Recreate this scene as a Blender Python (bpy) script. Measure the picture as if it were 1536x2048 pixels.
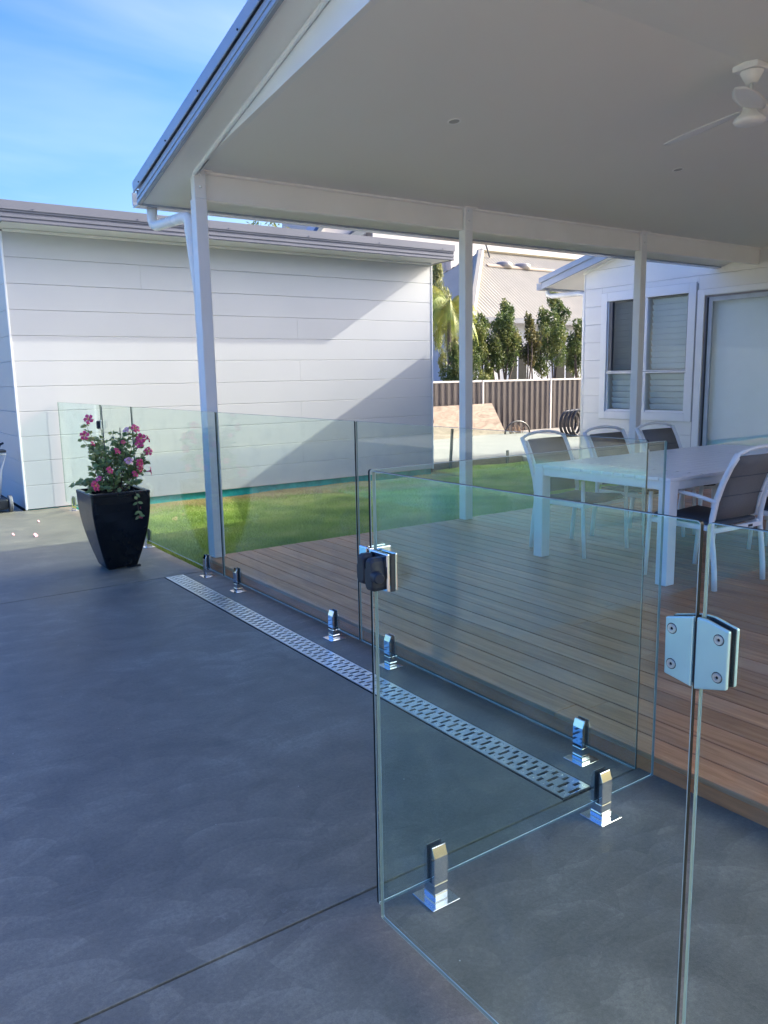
import bpy, bmesh, math, random
from mathutils import Vector, Matrix
import numpy as np
R = math.radians
random.seed(7)
rng = np.random.default_rng(11)
sc = bpy.context.scene
for o in list(bpy.data.objects):
    bpy.data.objects.remove(o)
C = sc.collection

# ------------------------------------------------------------------ camera, sky, sun, exposure
cam = bpy.data.cameras.new('camera')
co = bpy.data.objects.new('camera', cam); C.objects.link(co); sc.camera = co
pit, rol, yaw = R(9.67), R(-1.05), R(34.77)
fw = Vector((math.sin(yaw)*math.cos(pit), math.cos(yaw)*math.cos(pit), -math.sin(pit)))
rt = Vector((math.cos(yaw), -math.sin(yaw), 0)); up = rt.cross(fw)
r2 = math.cos(rol)*rt + math.sin(rol)*up; u2 = -math.sin(rol)*rt + math.cos(rol)*up
m = Matrix((r2, u2, -fw)).transposed().to_4x4(); m.translation = (0, 0, 1.5)
co.matrix_world = m
cam.sensor_fit = 'HORIZONTAL'; cam.sensor_width = 36; cam.lens = 36*1587.1/1536
cam.clip_start = .05; cam.clip_end = 600
sc.render.resolution_x, sc.render.resolution_y = 768, 1024

SUN = Vector((2.02, -.48, 1.236)).normalized()
world = bpy.data.worlds.new('World'); sc.world = world; world.use_nodes = True
wn = world.node_tree; WN = wn.nodes; WL = wn.links
bg = WN['Background']
sky = WN.new('ShaderNodeTexSky'); sky.sky_type = 'NISHITA'; sky.sun_disc = False
sky.sun_elevation = math.asin(SUN.z); sky.sun_rotation = math.atan2(SUN.x, SUN.y)
sky.air_density = 1.0; sky.dust_density = 5.0; sky.ozone_density = 3.0
hs = WN.new('ShaderNodeHueSaturation'); hs.inputs['Saturation'].default_value = 1.55; hs.inputs['Value'].default_value = .90; hs.inputs['Hue'].default_value = .522
tn = WN.new('ShaderNodeMixRGB'); tn.blend_type = 'MULTIPLY'; tn.inputs[0].default_value = 1; tn.inputs[2].default_value = (1.01, 1.0, .94, 1)
gm = WN.new('ShaderNodeGamma'); gm.inputs[1].default_value = 1.12
WL.new(sky.outputs[0], gm.inputs[0]); WL.new(gm.outputs[0], tn.inputs[1]); WL.new(tn.outputs[0], hs.inputs['Color'])
tc = WN.new('ShaderNodeTexCoord'); sep = WN.new('ShaderNodeSeparateXYZ'); WL.new(tc.outputs['Generated'], sep.inputs[0])
def wmath(op, a, b=None):
    n = WN.new('ShaderNodeMath'); n.operation = op
    for i, v in enumerate((a, b)):
        if v is None: continue
        if isinstance(v, (int, float)): n.inputs[i].default_value = v
        else: WL.new(v, n.inputs[i])
    return n.outputs[0]
sb = WN.new('ShaderNodeSeparateColor'); WL.new(tn.outputs[0], sb.inputs[0])
blue = wmath('SUBTRACT', wmath('DIVIDE', sb.outputs[2], wmath('MAXIMUM', sb.outputs[0], .001)), 1.0)   # only the blue part gets richer
cl_ = WN.new('ShaderNodeClamp'); WL.new(wmath('MULTIPLY', blue, 1.6), cl_.inputs[0]); WL.new(cl_.outputs[0], hs.inputs['Fac'])
den = wmath('ADD', wmath('MAXIMUM', sep.outputs[2], 0.0), .12)      # clouds on a high flat layer
cx = wmath('DIVIDE', sep.outputs[0], den); cy = wmath('DIVIDE', sep.outputs[1], den)
cmb = WN.new('ShaderNodeCombineXYZ'); WL.new(cx, cmb.inputs[0]); WL.new(cy, cmb.inputs[1])
mp = WN.new('ShaderNodeMapping'); mp.inputs['Scale'].default_value = (.55, 1.15, 1); mp.inputs['Rotation'].default_value = (0, 0, R(-28))
mp.inputs['Location'].default_value = (2.9, 1.1, 0)
WL.new(cmb.outputs[0], mp.inputs[0])
nz = WN.new('ShaderNodeTexNoise'); nz.inputs['Scale'].default_value = 1.1; nz.inputs['Detail'].default_value = 5
nz.inputs['Roughness'].default_value = .5; nz.inputs['Distortion'].default_value = .5
WL.new(mp.outputs[0], nz.inputs[0])
rp = WN.new('ShaderNodeValToRGB'); rp.color_ramp.elements[0].position = .44; rp.color_ramp.elements[1].position = .82
rp.color_ramp.elements[1].color = (.75, .75, .75, 1)
WL.new(nz.outputs[0], rp.inputs[0])
mx = WN.new('ShaderNodeMixRGB'); mx.blend_type = 'ADD'; mx.inputs[2].default_value = (1.0, .8, .3, 1)
WL.new(rp.outputs[0], mx.inputs[0]); WL.new(hs.outputs[0], mx.inputs[1])
WL.new(mx.outputs[0], bg.inputs[0]); bg.inputs[1].default_value = .15

sl = bpy.data.lights.new('sun', 'SUN'); sl.energy = 2.0; sl.angle = R(.53); sl.color = (1, .96, .86)
so = bpy.data.objects.new('sun', sl); C.objects.link(so); so.rotation_euler = SUN.to_track_quat('Z', 'Y').to_euler()
so.location = (30, -7, 20)
sc.view_settings.view_transform = 'Standard'; sc.view_settings.look = 'None'
sc.view_settings.exposure = 1.72; sc.view_settings.gamma = 1; sc.view_settings.use_curve_mapping = False
sc.render.engine = 'CYCLES'
sc.cycles.transparent_max_bounces = 24; sc.cycles.max_bounces = 10; sc.cycles.glossy_bounces = 5
sc.cycles.sample_clamp_indirect = 8

# ------------------------------------------------------------------ mesh helpers
class MB:
    def __init__(s): s.v = []; s.f = []; s.mi = []; s.cur = 0
    def add(s, vs, fs):
        b = len(s.v); s.v += [tuple(v) for v in vs]
        for f in fs: s.f.append(tuple(b+i for i in f)); s.mi.append(s.cur)
        return s
    def box(s, x0, x1, y0, y1, z0, z1, M=None):
        vs = [Vector((x, y, z)) for z in (z0, z1) for y in (y0, y1) for x in (x0, x1)]
        if M is not None: vs = [M @ v for v in vs]
        return s.add(vs, [(0,2,3,1),(4,5,7,6),(0,1,5,4),(2,6,7,3),(0,4,6,2),(1,3,7,5)])
    def prism(s, poly, a, b, axis='x'):
        """poly of 2D points extruded from a to b along the axis (x: (y,z), y: (x,z), z: (x,y))"""
        n = len(poly)
        def P(p, t):
            return {'x': (t, p[0], p[1]), 'y': (p[0], t, p[1]), 'z': (p[0], p[1], t)}[axis]
        vs = [P(p, a) for p in poly]+[P(p, b) for p in poly]
        ar = sum(poly[i][0]*poly[(i+1) % n][1]-poly[(i+1) % n][0]*poly[i][1] for i in range(n))
        flip = (ar > 0) ^ (axis == 'y') ^ (b < a)
        fs = [tuple(range(n)), tuple(range(2*n-1, n-1, -1))]
        fs += [(i, i+n, (i+1) % n+n, (i+1) % n) for i in range(n)]
        if flip: fs = [tuple(reversed(f)) for f in fs]
        return s.add(vs, fs)
    def tube(s, pts, r, n=10, flat=1.0, close=True):
        pts = [Vector(p) for p in pts]; rr = r if isinstance(r, (list, tuple)) else [r]*len(pts)
        vs = []; u = None
        for i, p in enumerate(pts):
            d = (pts[min(i+1, len(pts)-1)]-pts[max(i-1, 0)]).normalized()
            if u is None:
                u = d.cross(Vector((0, 0, 1)))
                if u.length < .05: u = d.cross(Vector((0, 1, 0)))
            u = (u-d*u.dot(d)).normalized(); w = d.cross(u)
            for k in range(n):
                a = 2*math.pi*k/n
                vs.append(p+u*math.cos(a)*rr[i]+w*math.sin(a)*rr[i]*flat)
        fs = [(i*n+k, i*n+(k+1) % n, (i+1)*n+(k+1) % n, (i+1)*n+k) for i in range(len(pts)-1) for k in range(n)]
        if close: fs += [tuple(range(n-1, -1, -1)), tuple(range((len(pts)-1)*n, len(pts)*n))]
        return s.add(vs, fs)
    def rings(s, rings, cap0=True, cap1=True):
        n = len(rings[0]); vs = [v for r in rings for v in r]
        fs = [(i*n+k, i*n+(k+1) % n, (i+1)*n+(k+1) % n, (i+1)*n+k) for i in range(len(rings)-1) for k in range(n)]
        if cap0: fs.append(tuple(range(n-1, -1, -1)))
        if cap1: fs.append(tuple(range((len(rings)-1)*n, len(rings)*n)))
        return s.add(vs, fs)

def hook(o, parent):
    if parent is not None:
        o.parent = parent
def worldloc(p):
    v = Vector((0, 0, 0))
    while p is not None: v += p.location; p = p.parent
    return v
def part(name, mb, mat, parent=None, bevel=0, smooth=False, local=False, seg=1, loc=None):
    """one mesh object; coordinates given in world space unless local"""
    me = bpy.data.meshes.new(name)
    off = Vector((0, 0, 0)) if local or parent is None else worldloc(parent)
    o = bpy.data.objects.new(name, me)
    if loc is not None and parent is None:
        o.location = loc; off = Vector(loc)
    me.from_pydata([(v[0]-off.x, v[1]-off.y, v[2]-off.z) for v in mb.v], [], mb.f)
    mats = mat if isinstance(mat, (list, tuple)) else [mat]
    for q in mats: me.materials.append(q)
    if len(mats) > 1: me.polygons.foreach_set('material_index', mb.mi)
    if smooth: me.polygons.foreach_set('use_smooth', [True]*len(me.polygons))
    me.update()
    C.objects.link(o); hook(o, parent)
    if bevel:
        b = o.modifiers.new('bevel', 'BEVEL'); b.width = bevel; b.segments = seg; b.limit_method = 'ANGLE'; b.angle_limit = R(40)
    return o
def piece(src, name, loc, parent, rot=None, scale=None):
    o = bpy.data.objects.new(name, src.data); C.objects.link(o); hook(o, parent)
    o.location = Vector(loc)-(worldloc(parent) if parent else Vector((0, 0, 0)))
    for md in src.modifiers:
        if md.type == 'BEVEL':
            b = o.modifiers.new('bevel', 'BEVEL'); b.width = md.width; b.segments = md.segments; b.limit_method = 'ANGLE'
    if rot: o.rotation_euler = rot
    if scale: o.scale = scale
    return o
def tag(o, label=None, cat=None, group=None, kind=None):
    if label: o['label'] = label
    if cat: o['category'] = cat
    if group: o['group'] = group
    if kind: o['kind'] = kind
    return o
def thing(name, label, cat, loc=(0, 0, 0), rotz=0, group=None):
    o = bpy.data.objects.new(name, None); o.empty_display_size = .1; C.objects.link(o)
    o.location = loc; o.rotation_euler = (0, 0, rotz)
    return tag(o, label, cat, group)
def copy_thing(src, loc, label, rotz=None, group=None):
    c = src.copy(); C.objects.link(c); c.location = loc; c['label'] = label
    if rotz is not None: c.rotation_euler = (0, 0, rotz)
    if group: c['group'] = group
    for ch in list(src.children):
        d = ch.copy(); C.objects.link(d); d.parent = c
        for g in list(ch.children):
            e = g.copy(); C.objects.link(e); e.parent = d
    return c

# ------------------------------------------------------------------ materials
def new_mat(name):
    mt = bpy.data.materials.new(name); mt.use_nodes = True
    return mt, mt.node_tree.nodes, mt.node_tree.links
def noise_node(N, L, scale, detail=4, rough=.55, vec=None, dist=0, sc3=None):
    tcn = N.new('ShaderNodeTexCoord'); src = tcn.outputs['Object'] if vec is None else vec
    if sc3 is not None:
        mpn = N.new('ShaderNodeMapping'); mpn.inputs['Scale'].default_value = sc3; L.new(src, mpn.inputs[0]); src = mpn.outputs[0]
    n = N.new('ShaderNodeTexNoise'); n.inputs['Scale'].default_value = scale; n.inputs['Detail'].default_value = detail
    n.inputs['Roughness'].default_value = rough; n.inputs['Distortion'].default_value = dist; L.new(src, n.inputs[0])
    return n
def simple(name, col, rough=.5, metal=0, spec=.5, var=.06, scale=6, bump=0, bscale=60, sc3=None, rvar=.08, coat=0):
    mt, N, L = new_mat(name); b = N['Principled BSDF']
    b.inputs['Roughness'].default_value = rough; b.inputs['Metallic'].default_value = metal
    b.inputs['Specular IOR Level'].default_value = spec; b.inputs['Coat Weight'].default_value = coat
    n = noise_node(N, L, scale, sc3=sc3)
    r = N.new('ShaderNodeValToRGB'); e = r.color_ramp.elements; e[0].position = .3; e[1].position = .7
    e[0].color = tuple(c*(1-var) for c in col)+(1,); e[1].color = tuple(min(1, c*(1+var)) for c in col)+(1,)
    L.new(n.outputs[0], r.inputs[0]); L.new(r.outputs[0], b.inputs['Base Color'])
    if rvar:
        mr = N.new('ShaderNodeMapRange'); mr.inputs[3].default_value = max(.02, rough-rvar); mr.inputs[4].default_value = rough+rvar
        L.new(n.outputs[0], mr.inputs[0]); L.new(mr.outputs[0], b.inputs['Roughness'])
    if bump:
        n2 = noise_node(N, L, bscale, 3); bp = N.new('ShaderNodeBump'); bp.inputs['Strength'].default_value = bump
        bp.inputs['Distance'].default_value = .004; L.new(n2.outputs[0], bp.inputs['Height']); L.new(bp.outputs[0], b.inputs['Normal'])
    return mt

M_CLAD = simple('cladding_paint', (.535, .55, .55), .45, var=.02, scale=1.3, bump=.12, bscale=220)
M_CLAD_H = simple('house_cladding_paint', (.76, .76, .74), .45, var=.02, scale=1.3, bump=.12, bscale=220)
M_TRIM = simple('white_trim_paint', (.80, .81, .81), .35, var=.02, scale=3)
M_POST = simple('white_post_paint', (.80, .81, .82), .38, var=.03, scale=4, bump=.06, bscale=90)
M_CEIL = simple('ceiling_paint', (.84, .83, .80), .7, var=.015, scale=.8)
M_SOFF = simple('soffit_paint', (.84, .84, .81), .6, var=.02, scale=2)
M_BEAM = simple('beam_paint', (.86, .85, .83), .4, var=.03, scale=2.5)
M_FASC = simple('blue_grey_steel', (.33, .38, .47), .22, spec=.6, var=.05, scale=2)
M_FASC2 = simple('purple_grey_steel', (.15, .155, .185), .38, spec=.5, var=.05, scale=2)
M_DARK = simple('dark_gap', (.012, .012, .014), .9, var=.1)
M_PVC = simple('pvc_pipe_white', (.82, .83, .84), .25, var=.02)
M_ALU_W = simple('powder_coat_white', (.84, .85, .86), .32, var=.02, scale=5)
M_ALU_T = simple('powder_coat_table', (.84, .84, .86), .3, var=.03, scale=9)
M_CHROME = simple('polished_steel', (.80, .81, .82), .06, metal=1, var=.03, scale=8, rvar=.03)
M_PLATE = simple('cover_plate_steel', (.80, .81, .82), .2, metal=1, var=.04, scale=20, rvar=.05)
M_STEEL = simple('satin_steel', (.66, .68, .70), .34, metal=1, var=.08, scale=25, rvar=.08)
M_HINGE = simple('satin_hinge_plate', (.52, .76, .78), .34, metal=.7, var=.03, scale=12)
M_RUBBER = simple('black_rubber', (.012, .016, .025), .45, var=.2)
M_LATCH = simple('black_latch_plastic', (.018, .022, .032), .5, var=.15, scale=30, bump=.1, bscale=300)
M_POT = simple('glazed_black_pot', (.006, .008, .011), .2, spec=.32, var=.3, scale=7, bump=.12, bscale=12)
M_SOIL = simple('potting_soil', (.035, .025, .018), .95, var=.4, scale=40, bump=1, bscale=60)
M_TEAL = simple('teal_membrane', (.015, .36, .33), .45, var=.25, scale=9)
M_LEAF_P = simple('mandevilla_leaf', (.085, .145, .055), .45, var=.4, scale=30)
M_STEM = simple('woody_stem', (.10, .065, .045), .8, var=.3, scale=30)
M_PINK = simple('pink_petal', (.88, .075, .20), .5, var=.25, scale=60)
M_PINK2 = simple('pale_pink_petal', (.92, .40, .46), .5, var=.15, scale=60)
M_YEL = simple('flower_throat', (.75, .5, .1), .5, var=.1)
M_DROP = simple('old_leaf', (.45, .42, .12), .5, var=.2)
M_TIMBER = simple('weathered_timber', (.30, .21, .14), .85, var=.25, scale=5, sc3=(2, 14, 14), bump=.4, bscale=50)
M_STAKE = simple('grey_green_stake', (.10, .115, .095), .8, var=.2, scale=12)
M_PLY = None
M_FENCE = simple('brown_steel_sheet', (.10, .082, .075), .42, var=.1, scale=2.5)
M_FENCE_T = simple('cream_fence_rail', (.62, .58, .53), .45, var=.06, scale=4)
M_NWALL = simple('neighbour_render', (.50, .50, .50), .8, var=.04, scale=.7)
M_FARWALL = simple('far_wall_render', (.56, .53, .52), .85, var=.03, scale=.3)
M_NROOF = simple('cream_roof_sheet', (.42, .375, .29), .7, var=.06, scale=1.2)
M_DROOF = simple('dark_blue_roof', (.06, .085, .12), .5, var=.1, scale=1)
M_WGLASS = simple('dark_window', (.015, .017, .02), .3, spec=.25, var=.2)
M_BLIND = simple('pale_blind', (.86, .87, .88), .7, var=.02)
M_LOUV = simple('louvre_slat_paint', (.66, .72, .72), .45, var=.03)
M_SCREEN = simple('window_screen_frame', (.07, .08, .10), .5, var=.1)
M_SLING = simple('grey_sling', (.17, .168, .175), .75, var=.1, scale=120, bump=.5, bscale=700)
M_SEATF = simple('dark_seat_sling', (.075, .085, .105), .75, var=.1, scale=120, bump=.5, bscale=700)
M_SLAB2 = simple('pale_driveway', (.27, .25, .22), .85, var=.08, scale=1.6, bump=.3, bscale=40)
M_COIL = simple('black_poly_pipe', (.02, .022, .026), .35, var=.2)
M_POOLT = simple('pool_shell', (.30, .58, .60), .5, var=.06, scale=3)
M_FAN = simple('fan_white', (.88, .88, .86), .4, var=.02)
M_BARK = simple('tree_bark', (.14, .105, .08), .9, var=.3, scale=20)

def leafmat(name, cols, scale=1.2):
    mt, N, L = new_mat(name); b = N['Principled BSDF']; b.inputs['Roughness'].default_value = .5
    n = noise_node(N, L, scale, 2); r = N.new('ShaderNodeValToRGB')
    while len(r.color_ramp.elements) < len(cols): r.color_ramp.elements.new(.5)
    for i, c in enumerate(cols):
        r.color_ramp.elements[i].position = .3+.42*i/(len(cols)-1); r.color_ramp.elements[i].color = c+(1,)
    L.new(n.outputs[0], r.inputs[0]); L.new(r.outputs[0], b.inputs['Base Color'])
    tr = N.new('ShaderNodeBsdfTranslucent'); L.new(r.outputs[0], tr.inputs[0])
    ms = N.new('ShaderNodeMixShader'); ms.inputs[0].default_value = .3
    L.new(b.outputs[0], ms.inputs[1]); L.new(tr.outputs[0], ms.inputs[2]); L.new(ms.outputs[0], N['Material Output'].inputs[0])
    return mt
M_TREE = leafmat('shrub_leaf', [(.065, .10, .028), (.115, .16, .045), (.26, .25, .075)], 2.2)
M_TREE2 = leafmat('golden_shrub_leaf', [(.05, .07, .025), (.13, .13, .045), (.22, .17, .06)], 2.0)
M_CONIF = leafmat('conifer_leaf', [(.16, .19, .07), (.28, .29, .12), (.38, .36, .18)], 2.0)
M_PALM = leafmat('palm_frond', [(.12, .20, .03), (.30, .34, .06), (.50, .42, .08)], 1.5)
M_YUC = leafmat('yucca_leaf', [(.14, .20, .09), (.24, .28, .14)], 3)
M_GRASSB = leafmat('grass_blade', [(.22, .33, .05), (.37, .48, .085), (.56, .58, .17)], 1.4)
M_STRAW = leafmat('dry_grass_blade', [(.42, .32, .13), (.62, .50, .24)], 2)
M_FOLP = leafmat('mandevilla_foliage', [(.13, .21, .07), (.27, .36, .13), (.50, .52, .24)], 9)

# concrete with trowelled scallops, pale scuffs and specks
def concrete():
    mt, N, L = new_mat('painted_concrete'); b = N['Principled BSDF']
    tcn = N.new('ShaderNodeTexCoord'); v = tcn.outputs['Object']
    def mth(op, a, c):
        n = N.new('ShaderNodeMath'); n.operation = op
        for i, q in enumerate((a, c)):
            if isinstance(q, (int, float)): n.inputs[i].default_value = q
            else: L.new(q, n.inputs[i])
        return n.outputs[0]
    big = noise_node(N, L, .8, 4, .55, v)
    str_ = noise_node(N, L, 4.5, 5, .6, v, .5)
    fine = noise_node(N, L, 70, 5, .75, v)
    pit = noise_node(N, L, 260, 2, .6, v)
    wrp = noise_node(N, L, 1.9, 3, .5, v)
    va = N.new('ShaderNodeVectorMath'); va.operation = 'MULTIPLY_ADD'
    va.inputs[1].default_value = (.30, .30, 0); L.new(wrp.outputs['Color'], va.inputs[0]); L.new(v, va.inputs[2])
    arcs = []
    # trowel sweeps: concentric arcs about scattered centres, each cut off by its neighbour
    for (scl, rot, off, per) in ((2.9, 32, (.02, .20, 0), 1.5), (4.3, 18, (-.10, .14, 0), 2.2)):
        mpn = N.new('ShaderNodeMapping'); mpn.inputs['Rotation'].default_value = (0, 0, R(rot)); mpn.inputs['Scale'].default_value = (1.0, 1.75, 1)
        L.new(va.outputs[0], mpn.inputs[0])
        vc = N.new('ShaderNodeTexVoronoi'); vc.inputs['Scale'].default_value = scl; L.new(mpn.outputs[0], vc.inputs[0])
        v2 = N.new('ShaderNodeVectorMath'); v2.operation = 'SUBTRACT'; L.new(mpn.outputs[0], v2.inputs[0]); L.new(vc.outputs['Position'], v2.inputs[1])
        v3 = N.new('ShaderNodeVectorMath'); v3.operation = 'ADD'; v3.inputs[1].default_value = off; L.new(v2.outputs[0], v3.inputs[0])
        ln = N.new('ShaderNodeVectorMath'); ln.operation = 'LENGTH'; L.new(v3.outputs[0], ln.inputs[0])
        sw = mth('FRACT', mth('MULTIPLY', ln.outputs['Value'], per*2.4), 0.0)
        sepc = N.new('ShaderNodeSeparateColor'); L.new(vc.outputs['Color'], sepc.inputs[0])
        arcs.append(mth('ADD', mth('MULTIPLY', mth('POWER', sw, 2.0), .6), mth('MULTIPLY', sepc.outputs[0], .4)))
    arc = mth('ADD', mth('MULTIPLY', arcs[0], .6), mth('MULTIPLY', arcs[1], .4))
    fade = N.new('ShaderNodeMapRange'); fade.inputs[1].default_value = .35; fade.inputs[2].default_value = .65; L.new(noise_node(N, L, .55, 2, .5, v).outputs[0], fade.inputs[0])
    arc = mth('MULTIPLY', arc, mth('ADD', mth('MULTIPLY', fade.outputs[0], .7), .3))
    s = mth('ADD', mth('MULTIPLY', big.outputs[0], .30), mth('MULTIPLY', str_.outputs[0], .26))
    s = mth('ADD', s, mth('MULTIPLY', arc, .165)); s = mth('ADD', s, .05)
    s = mth('ADD', s, mth('MULTIPLY', fine.outputs[0], .26)); s = mth('SUBTRACT', s, .04)
    s = mth('ADD', s, mth('MULTIPLY', pit.outputs[0], .12))
    r = N.new('ShaderNodeValToRGB'); e = r.color_ramp.elements
    e[0].position = .42; e[0].color = (.128, .120, .094, 1); e[1].position = .66; e[1].color = (.345, .32, .243, 1)
    x = e.new(.54); x.color = (.208, .192, .148, 1)
    L.new(s, r.inputs[0])
    # chalky scuffs
    sc1 = noise_node(N, L, 1.7, 3, .5, v, .2); sc2 = noise_node(N, L, 26, 5, .8, v, 1.5)
    r1 = N.new('ShaderNodeValToRGB'); r1.color_ramp.elements[0].position = .60; r1.color_ramp.elements[1].position = .78
    r2_ = N.new('ShaderNodeValToRGB'); r2_.color_ramp.elements[0].position = .54; r2_.color_ramp.elements[1].position = .76
    L.new(sc1.outputs[0], r1.inputs[0]); L.new(sc2.outputs[0], r2_.inputs[0])
    mm = mth('MULTIPLY', mth('MULTIPLY', r1.outputs[0], r2_.outputs[0]), .8)
    mxn = N.new('ShaderNodeMixRGB'); mxn.inputs[2].default_value = (.50, .48, .42, 1); L.new(mm, mxn.inputs[0]); L.new(r.outputs[0], mxn.inputs[1])
    # tiny specks
    vs = N.new('ShaderNodeTexVoronoi'); vs.inputs['Scale'].default_value = 7; L.new(v, vs.inputs[0])
    sp = N.new('ShaderNodeValToRGB'); sp.color_ramp.elements[0].position = .012; sp.color_ramp.elements[0].color = (1, 1, 1, 1)
    sp.color_ramp.elements[1].position = .02; sp.color_ramp.elements[1].color = (0, 0, 0, 1); L.new(vs.outputs['Distance'], sp.inputs[0])
    mx2 = N.new('ShaderNodeMixRGB'); mx2.inputs[2].default_value = (.7, .68, .6, 1); L.new(sp.outputs[0], mx2.inputs[0]); L.new(mxn.outputs[0], mx2.inputs[1])
    L.new(mx2.outputs[0], b.inputs['Base Color'])
    mr = N.new('ShaderNodeMapRange'); mr.inputs[1].default_value = .4; mr.inputs[2].default_value = .8; mr.inputs[3].default_value = .42; mr.inputs[4].default_value = .68
    L.new(s, mr.inputs[0]); L.new(mr.outputs[0], b.inputs['Roughness'])
    hb = mth('ADD', mth('MULTIPLY', arc, .9), mth('MULTIPLY', str_.outputs[0], .4))
    hb = mth('ADD', hb, mth('MULTIPLY', fine.outputs[0], .30)); hb = mth('ADD', hb, mth('MULTIPLY', pit.outputs[0], .12))
    bp = N.new('ShaderNodeBump'); bp.inputs['Strength'].default_value = .5; bp.inputs['Distance'].default_value = .008
    L.new(hb, bp.inputs['Height']); L.new(bp.outputs[0], b.inputs['Normal'])
    return mt
M_CONC = concrete()

# timber boards: grain along Y, tone varies from board to board
def wood():
    mt, N, L = new_mat('deck_board'); b = N['Principled BSDF']
    oi = N.new('ShaderNodeObjectInfo'); tcn = N.new('ShaderNodeTexCoord')
    va = N.new('ShaderNodeVectorMath'); va.operation = 'ADD'; cb = N.new('ShaderNodeCombineXYZ')
    ml = N.new('ShaderNodeMath'); ml.operation = 'MULTIPLY'; ml.inputs[1].default_value = 37; L.new(oi.outputs['Random'], ml.inputs[0])
    L.new(ml.outputs[0], cb.inputs[0]); L.new(ml.outputs[0], cb.inputs[1]); L.new(tcn.outputs['Object'], va.inputs[0]); L.new(cb.outputs[0], va.inputs[1])
    g = noise_node(N, L, 3.2, 6, .65, va.outputs[0], .6, (9, .55, 9)); k = noise_node(N, L, 2.0, 4, .6, va.outputs[0], .3)
    r = N.new('ShaderNodeValToRGB'); e = r.color_ramp.elements; e[0].position = .28; e[0].color = (.33, .130, .052, 1); e[1].position = .74; e[1].color = (.72, .37, .18, 1)
    x = e.new(.5); x.color = (.52, .235, .105, 1)
    L.new(g.outputs[0], r.inputs[0])
    grey = N.new('ShaderNodeMixRGB'); grey.inputs[2].default_value = (.52, .335, .215, 1)
    rg = N.new('ShaderNodeValToRGB'); rg.color_ramp.elements[0].position = .45; rg.color_ramp.elements[1].position = .75; rg.color_ramp.elements[1].color = (.65, .65, .65, 1)
    L.new(k.outputs[0], rg.inputs[0]); L.new(rg.outputs[0], grey.inputs[0]); L.new(r.outputs[0], grey.inputs[1])
    hsn = N.new('ShaderNodeHueSaturation'); mr = N.new('ShaderNodeMapRange'); mr.inputs[3].default_value = .82; mr.inputs[4].default_value = 1.15
    L.new(oi.outputs['Random'], mr.inputs[0]); L.new(mr.outputs[0], hsn.inputs['Value']); L.new(grey.outputs[0], hsn.inputs['Color'])
    L.new(hsn.outputs[0], b.inputs['Base Color'])
    mr2 = N.new('ShaderNodeMapRange'); mr2.inputs[3].default_value = .28; mr2.inputs[4].default_value = .55; L.new(k.outputs[0], mr2.inputs[0]); L.new(mr2.outputs[0], b.inputs['Roughness']); b.inputs['Specular IOR Level'].default_value = .28
    bp = N.new('ShaderNodeBump'); bp.inputs['Strength'].default_value = .35; bp.inputs['Distance'].default_value = .003
    L.new(g.outputs[0], bp.inputs['Height']); L.new(bp.outputs[0], b.inputs['Normal'])
    return mt
M_WOOD = wood()

def plywood():
    mt, N, L = new_mat('plywood_sheet'); b = N['Principled BSDF']; b.inputs['Roughness'].default_value = .8
    g = noise_node(N, L, 2.2, 5, .6, None, 2.2, (.8, 1, 2.6))
    r = N.new('ShaderNodeValToRGB'); e = r.color_ramp.elements; e[0].position = .3; e[0].color = (.20, .145, .105, 1); e[1].position = .62; e[1].color = (.36, .28, .21, 1)
    L.new(g.outputs[0], r.inputs[0]); L.new(r.outputs[0], b.inputs['Base Color']); return mt
M_PLY = plywood()

def lawnmat():
    mt, N, L = new_mat('lawn_soil'); b = N['Principled BSDF']; b.inputs['Roughness'].default_value = .95
    n = noise_node(N, L, 1.3, 4); n2 = noise_node(N, L, 40, 3)
    r = N.new('ShaderNodeValToRGB'); e = r.color_ramp.elements; e[0].position = .35; e[0].color = (.14, .19, .04, 1); e[1].position = .7; e[1].color = (.25, .27, .08, 1)
    mm = N.new('ShaderNodeMath'); mm.operation = 'MULTIPLY_ADD'; mm.inputs[1].default_value = .5; mm.inputs[2].default_value = .25
    L.new(n2.outputs[0], mm.inputs[0]); ad = N.new('ShaderNodeMath'); ad.operation = 'AVERAGE' if False else 'ADD'; L.new(mm.outputs[0], ad.inputs[0])
    m3 = N.new('ShaderNodeMath'); m3.operation = 'MULTIPLY_ADD'; m3.inputs[1].default_value = .6; m3.inputs[2].default_value = -.3
    L.new(n.outputs[0], m3.inputs[0]); L.new(m3.outputs[0], ad.inputs[1]); L.new(ad.outputs[0], r.inputs[0])
    tco = N.new('ShaderNodeTexCoord'); sx = N.new('ShaderNodeSeparateXYZ'); L.new(tco.outputs['Object'], sx.inputs[0])
    m1 = N.new('ShaderNodeMapRange'); m1.inputs[1].default_value = 9.5; m1.inputs[2].default_value = 9.9
    wob = N.new('ShaderNodeMath'); wob.operation = 'MULTIPLY_ADD'; wob.inputs[1].default_value = .5; L.new(n.outputs[0], wob.inputs[0]); L.new(sx.outputs[1], wob.inputs[2]); L.new(wob.outputs[0], m1.inputs[0])
    m2 = N.new('ShaderNodeMapRange'); m2.inputs[1].default_value = 8.3; m2.inputs[2].default_value = 7.8; L.new(sx.outputs[0], m2.inputs[0])
    mm2 = N.new('ShaderNodeMath'); mm2.operation = 'MULTIPLY'; L.new(m1.outputs[0], mm2.inputs[0]); L.new(m2.outputs[0], mm2.inputs[1])
    dry = N.new('ShaderNodeMixRGB'); dry.inputs[2].default_value = (.36, .27, .16, 1); L.new(mm2.outputs[0], dry.inputs[0]); L.new(r.outputs[0], dry.inputs[1])
    L.new(dry.outputs[0], b.inputs['Base Color'])
    return mt
M_LAWN = lawnmat()
M_EARTH = simple('open_ground', (.20, .19, .13), .95, var=.25, scale=.5)

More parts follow.
